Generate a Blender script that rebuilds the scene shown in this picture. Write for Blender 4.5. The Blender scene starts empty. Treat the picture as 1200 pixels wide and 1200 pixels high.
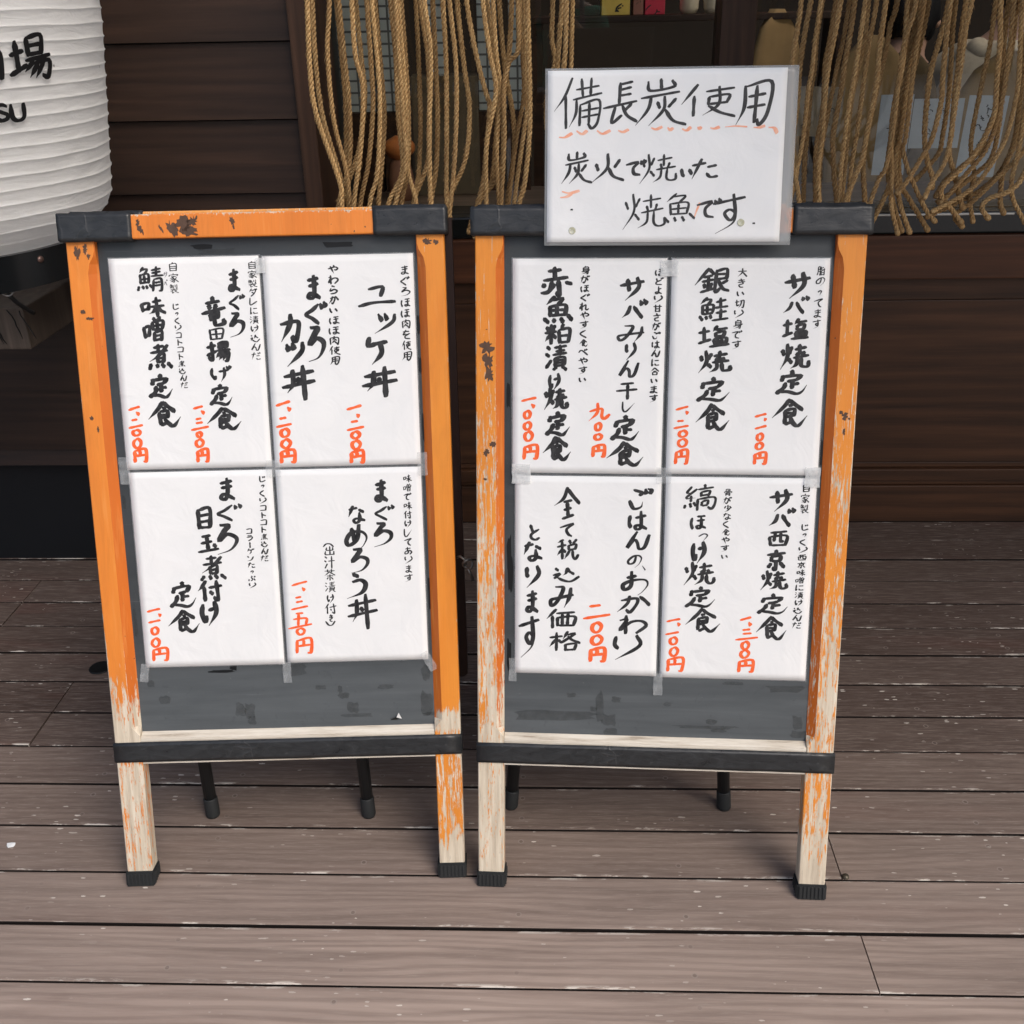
import bpy, bmesh, math, random
from math import sin, cos, pi, radians, sqrt, atan2
from mathutils import Vector, Matrix, noise

scene = bpy.context.scene
COL = scene.collection

# ------------------------------------------------------------------ camera
CAM_H = 1.3
YAW, PITCH, ROLL, FPX = radians(-2.349), radians(26.328), radians(-1.135), 1213.99
_fw = Vector((sin(YAW)*cos(PITCH), cos(YAW)*cos(PITCH), -sin(PITCH)))
_r = Vector((cos(YAW), -sin(YAW), 0))
_u = _r.cross(_fw)
_r2 = cos(ROLL)*_r + sin(ROLL)*_u
_u2 = -sin(ROLL)*_r + cos(ROLL)*_u
cam = bpy.data.cameras.new("camera")
camo = bpy.data.objects.new("camera", cam)
COL.objects.link(camo)
M = Matrix.Identity(4)
for i in range(3):
    M[i][0] = _r2[i]; M[i][1] = _u2[i]; M[i][2] = -_fw[i]
M[2][3] = CAM_H
camo.matrix_world = M
cam.sensor_width = 36; cam.lens = 36*FPX/1200
cam.clip_start = 0.03; cam.clip_end = 500
scene.camera = camo

# ------------------------------------------------------------------ world, sun, exposure
SUN_EL, SUN_AZ = radians(47), radians(139)      # azimuth from +Y clockwise: behind and left of the viewer
world = bpy.data.worlds.new("World"); scene.world = world
world.use_nodes = True
wn = world.node_tree.nodes; wl = world.node_tree.links
sky = wn.new("ShaderNodeTexSky"); sky.sky_type = 'NISHITA'
sky.sun_disc = False
sky.sun_elevation = SUN_EL; sky.sun_rotation = SUN_AZ
sky.altitude = 0; sky.air_density = 1.0; sky.dust_density = 4.0; sky.ozone_density = 1.0
bg = wn["Background"]; bg.inputs[1].default_value = 0.15
wl.new(sky.outputs[0], bg.inputs[0])
sl = bpy.data.lights.new("sun", 'SUN'); sl.energy = 1.4; sl.angle = radians(36); sl.color = (1.0, 0.98, 0.955)
so = bpy.data.objects.new("sun", sl); COL.objects.link(so)
sd = Vector((sin(SUN_AZ)*cos(SUN_EL), cos(SUN_AZ)*cos(SUN_EL), sin(SUN_EL)))
so.rotation_euler = sd.to_track_quat('Z', 'Y').to_euler()
scene.view_settings.view_transform = 'Standard'
scene.view_settings.look = 'None'
scene.view_settings.exposure = 0.12
scene.view_settings.gamma = 1.0
scene.cycles.max_bounces = 10; scene.cycles.diffuse_bounces = 8
scene.cycles.transparent_max_bounces = 12
scene.cycles.use_denoising = True

R = random.Random(11)

# ------------------------------------------------------------------ node material helpers
class NM:
    def __init__(s, name):
        s.m = bpy.data.materials.new(name); s.m.use_nodes = True
        s.t = s.m.node_tree; s.n = s.t.nodes; s.p = s.n["Principled BSDF"]
        s.tc = s.n.new("ShaderNodeTexCoord"); s.out = s.n["Material Output"]
    def L(s, a, b): s.t.links.new(a, b)
    def co(s, scale=(1.0, 1.0, 1.0), loc=(0, 0, 0), kind='Object', rot=(0, 0, 0)):
        mp = s.n.new("ShaderNodeMapping"); mp.inputs['Scale'].default_value = scale
        mp.inputs['Location'].default_value = loc; mp.inputs['Rotation'].default_value = rot
        s.L(s.tc.outputs[kind], mp.inputs[0]); return mp.outputs[0]
    def noise(s, co, scale=5, detail=4, rough=.55, dist=0):
        t = s.n.new("ShaderNodeTexNoise"); s.L(co, t.inputs['Vector'])
        t.inputs['Scale'].default_value = scale; t.inputs['Detail'].default_value = detail
        t.inputs['Roughness'].default_value = rough; t.inputs['Distortion'].default_value = dist
        return t.outputs[0]
    def wave(s, co, scale=5, dist=3, detail=2, dscale=1, direction='Y', typ='BANDS'):
        t = s.n.new("ShaderNodeTexWave"); t.wave_type = typ
        if typ == 'BANDS': t.bands_direction = direction
        s.L(co, t.inputs['Vector']); t.inputs['Scale'].default_value = scale
        t.inputs['Distortion'].default_value = dist; t.inputs['Detail'].default_value = detail
        t.inputs['Detail Scale'].default_value = dscale
        return t.outputs['Fac']
    def ramp(s, fac, stops, interp='LINEAR'):
        r = s.n.new("ShaderNodeValToRGB"); r.color_ramp.interpolation = interp
        e = r.color_ramp.elements
        while len(e) > 1: e.remove(e[-1])
        e[0].position = stops[0][0]; e[0].color = c4(stops[0][1])
        for p, c in stops[1:]:
            k = e.new(p); k.color = c4(c)
        s.L(fac, r.inputs[0]); return r.outputs[0]
    def math(s, op, a, b=None, clamp=False):
        m = s.n.new("ShaderNodeMath"); m.operation = op; m.use_clamp = clamp
        for i, v in enumerate((a, b)):
            if v is None: continue
            if isinstance(v, (int, float)): m.inputs[i].default_value = v
            else: s.L(v, m.inputs[i])
        return m.outputs[0]
    def mix(s, fac, a, b, mode='MIX'):
        m = s.n.new("ShaderNodeMix"); m.data_type = 'RGBA'; m.blend_type = mode
        for i, v in ((0, fac), (6, a), (7, b)):
            if isinstance(v, (int, float)): m.inputs[i].default_value = v if i == 0 else c4(v)
            elif isinstance(v, tuple): m.inputs[i].default_value = c4(v)
            else: s.L(v, m.inputs[i])
        return m.outputs[2]
    def sep(s, co):
        x = s.n.new("ShaderNodeSeparateXYZ"); s.L(co, x.inputs[0]); return x.outputs
    def voro(s, co, scale=1.0):
        t = s.n.new("ShaderNodeTexVoronoi"); s.L(co, t.inputs['Vector']); t.inputs['Scale'].default_value = scale
        return t.outputs['Distance'], t.outputs['Color']
    def attr(s, name):
        a = s.n.new("ShaderNodeAttribute"); a.attribute_name = name; return a.outputs
    def bump(s, h, strength=.3, dist=.002):
        b = s.n.new("ShaderNodeBump"); b.inputs['Strength'].default_value = strength
        b.inputs['Distance'].default_value = dist; s.L(h, b.inputs['Height'])
        s.L(b.outputs[0], s.p.inputs['Normal'])
    def set(s, color=None, rough=None, spec=None, metal=None):
        for k, v in (('Base Color', color), ('Roughness', rough), ('Specular IOR Level', spec), ('Metallic', metal)):
            if v is None: continue
            if isinstance(v, tuple): s.p.inputs[k].default_value = c4(v)
            elif isinstance(v, (int, float)): s.p.inputs[k].default_value = v
            else: s.L(v, s.p.inputs[k])
        return s.m
def c4(c):
    if isinstance(c, (int, float)): return (c, c, c, 1)
    return (c[0], c[1], c[2], 1)

def plain(name, color, rough=.6, spec=.4, var=.12, scale=30, metal=0, bump=0):
    n = NM(name)
    f = n.noise(n.co(), scale, 5)
    c = n.mix(f, tuple(x*(1-var*1.6) for x in color), tuple(min(1, x*(1+var)) for x in color))
    if bump: n.bump(f, .5, bump)
    return n.set(c, rough, spec, metal)

# ------------------------------------------------------------------ mesh helpers
class MB:
    """collects shapes into one mesh"""
    def __init__(s): s.v = []; s.f = []; s.mi = []; s.sm = []
    def add(s, vs, fs, mi=0, smooth=False):
        o = len(s.v); s.v += [tuple(p) for p in vs]
        for f in fs:
            s.f.append(tuple(i+o for i in f)); s.mi.append(mi); s.sm.append(smooth)
        return s
    def box(s, x0, x1, y0, y1, z0, z1, b=0.0, mi=0, T=None):
        bm = bmesh.new(); bmesh.ops.create_cube(bm, size=1)
        for v in bm.verts:
            v.co = ((x0+x1)/2+v.co.x*(x1-x0), (y0+y1)/2+v.co.y*(y1-y0), (z0+z1)/2+v.co.z*(z1-z0))
        if b > 0:
            bmesh.ops.bevel(bm, geom=bm.edges[:], offset=b, segments=2, affect='EDGES', profile=.6)
        s.bm(bm, mi, T, smooth=False); return s
    def bm(s, bm, mi=0, T=None, smooth=False):
        bm.verts.index_update()
        vs = [(T @ v.co) if T else v.co.copy() for v in bm.verts]
        s.add(vs, [[v.index for v in f.verts] for f in bm.faces], mi, smooth); bm.free()
    def tube(s, pts, rad, n=10, mi=0, caps=True, smooth=True):
        pts = [Vector(p) for p in pts]; vs = []; fs = []
        N = len(pts); up = None
        for i, p in enumerate(pts):
            d = (pts[min(i+1, N-1)]-pts[max(i-1, 0)]).normalized()
            if up is None:
                up = d.orthogonal().normalized()
            up = (up-d*up.dot(d)).normalized(); w = d.cross(up)
            r = rad[i] if isinstance(rad, (list, tuple)) else rad
            for k in range(n):
                a = 2*pi*k/n; vs.append(p+(up*cos(a)+w*sin(a))*r)
        for i in range(N-1):
            for k in range(n):
                fs.append((i*n+k, i*n+(k+1) % n, (i+1)*n+(k+1) % n, (i+1)*n+k))
        if caps:
            fs.append(tuple(range(n))[::-1]); fs.append(tuple((N-1)*n+k for k in range(n)))
        s.add(vs, fs, mi, smooth); return s
    def lathe(s, prof, c=(0, 0, 0), n=48, mi=0, smooth=True, capb=False, capt=False):
        vs = []; fs = []
        for r, z in prof:
            for k in range(n):
                a = 2*pi*k/n; vs.append((c[0]+r*cos(a), c[1]+r*sin(a), c[2]+z))
        for i in range(len(prof)-1):
            for k in range(n):
                fs.append((i*n+k, i*n+(k+1) % n, (i+1)*n+(k+1) % n, (i+1)*n+k))
        if capb: fs.append(tuple(range(n))[::-1])
        if capt: fs.append(tuple((len(prof)-1)*n+k for k in range(n)))
        s.add(vs, fs, mi, smooth); return s
    def build(s, name, mats, parent=None, loc=None):
        me = bpy.data.meshes.new(name); me.from_pydata(s.v, [], s.f)
        if not isinstance(mats, (list, tuple)): mats = [mats]
        for m in mats: me.materials.append(m)
        me.polygons.foreach_set('material_index', s.mi)
        me.polygons.foreach_set('use_smooth', s.sm)
        me.update()
        o = bpy.data.objects.new(name, me); COL.objects.link(o)
        if parent: o.parent = parent
        if loc: o.location = loc
        return o
def tag(o, label=None, cat=None, group=None, kind=None):
    if label: o['label'] = label
    if cat: o['category'] = cat
    if group: o['group'] = group
    if kind: o['kind'] = kind
    return o
def empty(name, loc=(0, 0, 0), label=None, cat=None, group=None, M=None):
    o = bpy.data.objects.new(name, None); COL.objects.link(o); o.empty_display_size = .1
    if M is not None: o.matrix_world = M
    else: o.location = loc
    return tag(o, label, cat, group)
def smoothstep(a, b, x):
    t = max(0, min(1, (x-a)/(b-a))); return t*t*(3-2*t)
def catmull(P, n=7, closed=False):
    P = [Vector(p) for p in P]
    if len(P) < 3:
        return [P[0].lerp(P[1], i/n) for i in range(n+1)] if len(P) == 2 else P
    out = []
    for i in range(len(P)-1):
        p0 = P[i-1] if i else P[0]*2-P[1]; p1 = P[i]; p2 = P[i+1]
        p3 = P[i+2] if i+2 < len(P) else P[-1]*2-P[-2]
        for k in range(n):
            t = k/n
            out.append(.5*((2*p1)+(p2-p0)*t+(2*p0-5*p1+4*p2-p3)*t*t+(3*p1-p0-3*p2+p3)*t**3))
    out.append(P[-1]); return out

# brush strokes of each written character on a 100 x 100 grid
G = {
'定':'50,0 52,14;22,20 16,42;20,24 76,17 66,36;36,44 64,38;52,42 50,72;52,56 74,52;32,50 24,72 2,94;t12,86 40,88 68,94 84,84 100,60',
'食':'t48,0 34,26 0,66;48,2 62,16 86,36;46,24 56,22;40,38 62,34 60,60;38,38 38,86;42,50 58,48;40,62 58,58;38,90 62,76;t52,64 62,82 78,92 100,58',
'鯖':'t24,0 8,24;14,12 38,10 26,30;10,30 10,66;10,32 42,28 42,62;26,32 26,60;12,48 40,46;10,64 42,60;4,78 0,92;18,76 22,86;30,74 36,84;44,70 54,82;56,12 92,8;58,24 90,20;52,38 100,32;74,0 74,36;62,50 58,96;62,50 92,46 90,90 82,94;66,62 88,60;64,74 88,72',
'味':'4,34 8,72;4,36 34,30 30,64;8,66 32,60;50,24 84,16;40,50 94,42;66,0 66,100;t64,46 52,72 34,86;68,48 80,70 100,82',
'噌':'2,42 6,86;2,44 28,38 26,78;6,82 28,74;50,4 56,16;82,0 70,16;42,22 44,54;42,22 92,16 88,50;66,20 66,50;44,36 88,32;44,52 90,48;50,62 50,98;50,62 84,58 82,96;52,78 82,76;52,96 82,92',
'煮':'28,14 68,8;48,0 46,30;12,36 84,26;t86,4 50,42 6,66;40,44 40,72;40,44 68,40 66,70;42,56 66,54;42,70 66,68;14,78 4,98;36,78 40,92;58,76 66,90;80,74 98,92',
'ま':'14,22 86,10;20,44 84,34;54,0 58,40 54,76 36,94 14,86 30,72 60,80 94,92',
'ぐ':'62,8 34,36 4,56 30,74 60,98;d72,8 80,26;d88,0 98,18',
'ろ':'t20,4 58,6 40,24 10,52 50,36 92,44 94,64 60,88 0,100',
'竜':'50,0 52,18;20,24 80,16;34,30 40,42;64,26 58,42;2,60 100,40;38,58 40,80;38,58 70,52 68,76;40,70 68,66;54,50 54,86 62,98 92,92 92,80',
'田':'4,10 12,92;4,14 94,4 84,86;46,12 48,84;12,50 86,44;12,90 84,84',
'揚':'0,26 38,18;22,2 22,84 8,74;0,66 40,44;54,2 54,30;54,4 86,0 84,28;56,16 84,14;56,30 84,26;42,44 100,36;t62,46 36,76;56,54 92,50 88,88 76,92;t70,54 50,88;t82,54 66,90',
'げ':'10,14 6,50 18,84 24,66;42,36 84,28;t66,12 70,56 50,100;d80,4 88,20;d92,0 100,14',
'カ':'4,34 80,24 84,56 66,96 52,82;t52,0 46,36 4,100',
'ツ':'d8,10 18,34;d36,4 46,28;t92,2 86,40 8,100',
'丼':'4,34 92,18;0,64 96,46;t32,16 30,56 14,80;62,0 64,100;44,38 50,48',
'ユ':'28,14 66,6 60,44;0,88 40,74 98,68',
'ッ':'d20,4 34,34;d50,0 62,28;t98,4 86,44 0,100',
'ケ':'10,0 4,30 40,26;14,28 96,18;t62,24 66,60 20,100',
'目':'10,6 14,96;10,10 92,2 90,90;16,36 88,30;16,64 88,58;16,92 88,88',
'玉':'20,16 62,8;14,48 66,38;44,12 46,82;72,52 84,68;0,92 98,78',
'付':'t36,0 18,30 0,50;26,30 26,98;44,36 98,22;78,0 82,92 62,82;50,54 60,66',
'け':'16,10 10,48 22,82 32,60;44,34 96,22;t78,0 86,44 40,100',
'な':'10,22 56,12;t36,0 8,64;66,20 94,34;68,40 70,80 50,98 34,84 56,72 98,86',
'め':'28,12 44,70;t64,0 52,56 16,84 2,62 30,32 76,26 98,50 84,82 60,100',
'う':'34,2 60,14;t30,36 68,26 92,46 70,78 0,100',
'赤':'24,14 64,8;10,46 84,34;44,0 44,38;0,94 22,90 44,62;36,50 30,86;56,44 60,98 48,90;14,58 8,72;76,54 100,60',
'魚':'t40,0 12,28;28,12 66,8 50,30;22,34 24,72;22,36 74,30 72,66;48,34 48,66;24,52 72,48;24,70 74,66;4,80 20,96;36,80 40,92;58,78 66,92;80,66 98,84',
'粕':'8,16 16,36;40,6 32,32;2,46 48,36;26,4 28,98;t26,48 4,86;30,50 46,70;t74,0 62,22;56,30 58,96;56,30 96,24 94,90;60,58 92,54;60,92 94,86',
'漬':'4,8 20,18;0,36 16,46;2,92 26,60;40,12 96,4;46,26 90,20;34,42 100,32;68,0 68,38;46,52 46,82;46,52 88,48 88,78;48,62 86,60;48,72 86,70;48,82 88,78;52,86 38,100;78,84 98,98',
'焼':'6,22 12,44;40,12 30,38;t24,0 26,50 0,100;28,58 40,74;48,22 88,12;66,2 66,40;56,34 60,48;80,28 76,46;44,54 96,42;t60,54 56,80 36,96;74,50 74,80 84,90 98,84 98,66',
'サ':'0,36 100,18;30,8 38,58;t70,0 76,46 22,100',
'バ':'t34,34 26,68 2,92;50,36 66,66 82,92;d74,6 80,22;d88,0 98,18',
'み':'22,4 56,8 30,70 6,92 2,66 40,52 98,40;t88,8 84,50 60,100',
'り':'10,6 8,36 18,52;t84,0 96,40 10,100',
'ん':'46,0 4,88 34,46 50,60 58,94 80,84 100,14',
'干':'22,10 84,2;0,52 100,38;54,6 56,100',
'し':'t8,0 10,76 36,96 98,8',
'銀':'t40,0 0,66;40,4 56,22;26,36 52,30;22,54 54,46;40,32 38,88;26,62 30,76;50,58 46,74;18,96 58,78;62,10 94,4 92,40;64,24 90,20;64,42 92,36;64,6 62,90 76,76;96,48 80,60;70,46 82,78 100,86',
'鮭':'t26,0 6,30;16,14 40,12 28,34;10,36 14,72;10,38 46,32 44,66;28,36 28,66;12,54 44,50;14,72 46,66;2,80 12,98;22,80 28,92;36,78 42,90;56,20 90,12;72,2 72,44;52,46 98,36;58,66 92,58;74,50 74,90;46,98 100,88',
'塩':'0,34 34,24;18,8 20,78;2,86 38,66;t60,0 46,26;52,20 92,12;56,32 56,52;56,32 82,28 80,50;56,52 82,48;50,64 54,90;50,64 90,58 86,86;64,64 64,88;76,62 76,86;36,98 100,86',
'ご':'24,10 56,24 46,34;t6,62 24,96 54,90 60,66;d72,8 76,24;d84,4 98,12 92,26',
'は':'10,22 6,60 12,86;38,34 96,22;66,0 68,80 48,98 36,82 60,74 98,92',
'の':'t60,6 46,60 14,74 4,50 36,16 76,4 98,26 82,68 50,100',
'お':'18,26 54,18;t36,0 34,60 10,78 6,56 40,36 86,32 98,54 80,84 60,100',
'か':'14,34 56,18 62,44 40,96 28,84;t40,8 30,50 0,98;68,8 84,30 98,52',
'わ':'26,0 26,100;4,28 30,22 4,84 44,38 82,30 98,54 64,98',
'全':'t48,0 34,34 0,58;48,2 70,26 98,48;34,46 66,40;36,70 64,62;50,44 52,90;28,98 74,84',
'て':'2,34 96,4 50,44 60,84 84,96',
'税':'t28,4 4,18;0,38 40,28;22,12 24,98;t24,46 2,78;28,50 38,62;54,4 62,20;88,0 74,20;52,30 54,52;52,30 86,24 84,48;54,52 86,46;t60,54 36,98;72,52 72,84 84,96 98,74',
'込':'8,14 18,24;0,58 24,46 16,66 4,78;14,72 40,92 70,98 100,64;t52,10 48,40 36,58;54,6 62,30 82,48',
'価':'t32,0 0,50;18,36 20,98;34,22 96,12;34,44 36,88;34,46 96,36 90,84;54,20 52,82;74,18 72,80;38,86 90,82',
'格':'0,34 40,26;22,6 22,98;t22,40 0,78;26,44 38,58;t60,0 42,40;58,16 84,12 38,58;58,24 74,44 100,58;50,66 52,98;50,66 84,60 80,92;52,94 80,90',
'と':'14,0 36,46;94,28 24,62 22,88 60,98 98,84',
'す':'0,24 98,8;t62,0 70,50 54,66 38,50 54,38 70,50 62,74 10,100',
'縞':'t24,10 8,34 26,32;t40,20 6,54 36,50;22,44 22,66;4,78 0,92;18,72 24,86;30,68 38,80;66,0 66,14;46,22 92,12;54,30 54,44;54,30 80,26 78,42;56,44 78,40;44,56 42,96;44,56 96,46 100,70 88,92 78,84;58,64 58,80;58,64 76,60 76,76;58,80 76,76',
'ほ':'10,26 4,62 14,96;42,16 92,8;42,42 90,34;66,14 68,78 50,94 40,80 60,74 96,88',
'っ':'t2,36 60,4 96,24 50,100',
'西':'10,14 90,4;6,38 14,92;6,40 92,30 86,88;36,12 30,66;60,10 62,64 78,62;16,92 86,86',
'京':'48,0 52,14;4,28 96,16;26,36 28,56;26,36 72,30 70,52;28,56 70,52;50,54 50,96 36,88;26,66 10,86;70,62 96,84',
'備':'t36,0 22,34 0,64;24,30 24,98;44,22 92,14;56,2 58,36;76,0 74,34;40,42 98,30;t46,42 44,70 32,96;54,52 52,92;54,52 94,44 92,84 78,98 70,88;56,64 92,58;56,76 92,70;72,48 72,88',
'長':'48,4 46,52;48,6 84,0;48,20 80,14;48,34 80,28;0,64 98,46;36,58 26,98 54,80;84,52 60,70;54,56 70,80 98,96',
'炭':'24,6 28,24 74,16 72,4;50,0 50,20;12,40 86,26;t30,36 24,64 0,98;42,48 48,62;80,40 64,60;t56,36 54,66 26,98;58,66 74,88 100,96',
'使':'t30,0 0,62;22,36 22,98;44,22 96,10;50,38 50,62;50,38 86,32 84,56;50,62 86,54;t68,6 68,60 40,96;50,66 72,88 100,100',
'用':'t24,12 22,60 0,98;24,14 96,4 88,70 66,98 58,86;34,36 82,30;30,60 80,54;56,12 52,92',
'火':'12,34 18,58;86,20 70,48;t48,0 46,50 0,100;50,48 66,78 100,92',
'で':'0,32 60,16 36,50 40,84 70,92;d74,8 80,24;d90,0 98,16',
'い':'4,10 12,70 28,90;70,16 94,66',
'た':'0,32 50,20;t34,0 0,98;56,40 92,32;54,72 70,90 98,84',
'九':'t40,0 40,50 0,98;4,44 62,28 62,70 76,84 100,60',
'円':'14,20 10,96;14,22 92,8 92,86 74,98;16,56 90,48;52,20 52,54',
'一':'4,80 50,50 98,22',
'二':'24,16 64,6;0,96 98,66',
'三':'30,8 62,2;32,42 68,34;0,96 100,70',
'五':'36,10 66,4;46,10 40,80;22,44 78,36 74,74;0,100 100,72',
'〇':'52,6 18,30 12,66 40,94 78,78 92,36 64,6 46,10',
'、':'d20,10 90,90',
'場':'4,44 34,34;18,12 20,82;0,90 40,68;44,6 46,46;44,6 80,0 78,42;46,24 78,20;46,44 78,40;38,58 100,46;t56,60 34,84;52,66 96,60 90,98 76,94;t68,64 44,98;t82,62 58,100',
'酒':'6,10 22,22;0,40 16,50;2,98 22,64;34,14 100,6;38,36 40,98;38,36 96,30 96,94;56,14 54,56;76,12 76,54 94,56;40,68 94,62;40,94 96,88',
'S':'92,14 60,2 20,10 14,32 50,48 88,66 84,90 46,100 8,88',
'U':'8,2 8,70 30,98 66,98 90,72 92,2',
'自':'t52,0 38,16;16,20 18,98;16,20 86,16 84,94;20,46 82,42;20,68 82,64;20,94 84,90',
'家':'50,0 50,12;10,18 6,34;10,18 92,14 84,32;26,38 76,34;t56,38 6,62;36,50 58,66 54,98 38,92;t50,62 8,82;t56,74 14,98;t84,48 62,64;58,60 98,94',
'製':'t16,0 8,14;4,16 46,12;0,28 48,24;26,4 26,46;10,34 10,46;10,34 42,32 42,46;64,6 64,30;84,0 84,44 74,40;50,48 50,56;6,62 94,56;t50,60 4,82;30,74 30,98 48,88;78,66 62,76;54,64 70,84 98,96',
'じ':'20,0 20,76 44,98 92,74;d56,10 64,24;d76,4 84,18',
'く':'70,0 14,48 78,100',
'コ':'10,16 88,12 86,92;4,92 92,88',
'ト':'28,0 28,100;32,38 86,60',
'だ':'0,28 50,20;t32,0 2,96;54,48 88,44;52,76 64,92 96,88;d70,6 78,20;d88,0 96,14',
'ダ':'t36,0 4,48;34,22 84,16 66,62 22,100;34,44 64,62;d76,0 82,12;d92,0 98,10',
'レ':'16,0 16,94 92,48',
'に':'14,6 10,90 22,76;44,24 88,20;42,70 56,86 94,82',
'や':'2,42 70,20 96,36 80,56 62,52;54,0 62,18;t24,12 56,98',
'ら':'34,2 64,14;28,32 22,66 60,48 90,64 70,90 24,100',
'肉':'10,22 12,98;10,22 90,18 88,92 74,96;t50,0 48,24 26,50;52,34 74,50;t50,50 24,84;52,64 78,86',
'を':'14,18 80,14;t48,0 16,54 50,42 58,72;88,38 40,66 42,92 86,96',
'ラ':'20,8 80,6;8,36 90,32 74,70 30,100',
'ー':'50,0 50,100',
'ゲ':'t30,0 4,48;24,26 84,20;t60,24 54,66 24,100;d76,0 82,12;d92,0 98,10',
'ン':'6,14 30,30;t96,20 60,76 4,96',
'ぷ':'40,2 60,14;36,26 54,44 58,70 34,84;6,62 0,86;78,50 98,78;84,8 96,8 90,20 84,8',
'出':'50,0 50,94;16,14 16,46 84,44;84,12 84,46;4,58 4,96 94,94;94,56 94,98',
'汁':'8,8 24,20;0,38 18,50;2,98 26,64;38,44 100,40;70,4 70,100',
'茶':'4,18 96,14;32,4 32,26;66,2 66,26;t50,26 2,58;52,28 98,56;22,62 80,58;50,46 50,100;36,72 22,88;62,72 80,88',
'（':'0,90 30,20 70,20 100,90',
'）':'0,10 30,80 70,80 100,10',
'身':'t48,0 36,12;24,16 26,66;24,16 78,12 74,92 58,90;26,32 76,30;26,48 76,46;4,72 74,60;t96,44 50,82 6,100',
'が':'4,34 54,24 58,60 40,98 26,86;t32,4 4,98;66,30 84,62;d74,4 80,16;d90,0 98,12',
'れ':'24,0 24,100;2,26 28,24 2,78 48,36 66,30 66,80 78,94 98,78',
'べ':'0,56 34,26 98,86;d66,10 72,24;d84,4 90,18',
'ど':'24,14 34,50;80,34 24,62 26,90 84,94;d76,6 80,18;d92,0 98,14',
'よ':'54,0 54,78 30,96 14,82 40,74 92,96;56,32 86,28',
'甘':'2,28 98,22;26,4 28,98;74,2 72,98;28,60 72,56;28,94 72,90',
'さ':'8,30 92,20;t44,0 72,52;72,52 28,68 36,94 74,98',
'合':'t50,0 4,48;50,2 98,46;32,46 68,44;24,62 26,98;24,62 76,60 74,94;28,94 74,92',
'大':'6,34 94,28;t52,0 48,46 4,98;54,42 96,94',
'き':'16,20 84,12;12,42 90,34;42,0 72,56;70,58 26,72 40,96 72,98',
'切':'2,34 42,26;20,6 20,72 44,62;50,18 94,14 86,88 70,92;t68,18 62,60 40,98',
'脂':'16,6 14,70 2,98;16,8 40,6 40,94 30,92;18,34 40,32;18,58 40,56;56,4 56,34 94,32 94,22;84,10 56,22;56,46 56,98;56,46 90,44 90,98;58,68 90,66;58,94 90,92',
'骨':'28,2 28,36;28,4 72,2 72,36;50,18 50,36;50,18 70,18;8,42 6,58;8,42 94,40 88,56;28,56 26,98;28,56 72,54 72,94 60,96;30,70 70,68;30,82 70,80',
'あ':'16,22 80,12;t44,0 46,60 58,84;68,36 46,78 20,90 10,70 36,48 76,46 94,68 72,94',
'少':'52,0 52,56 40,50;26,18 10,48;74,14 94,42;t86,40 50,84 10,100',
}
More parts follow.
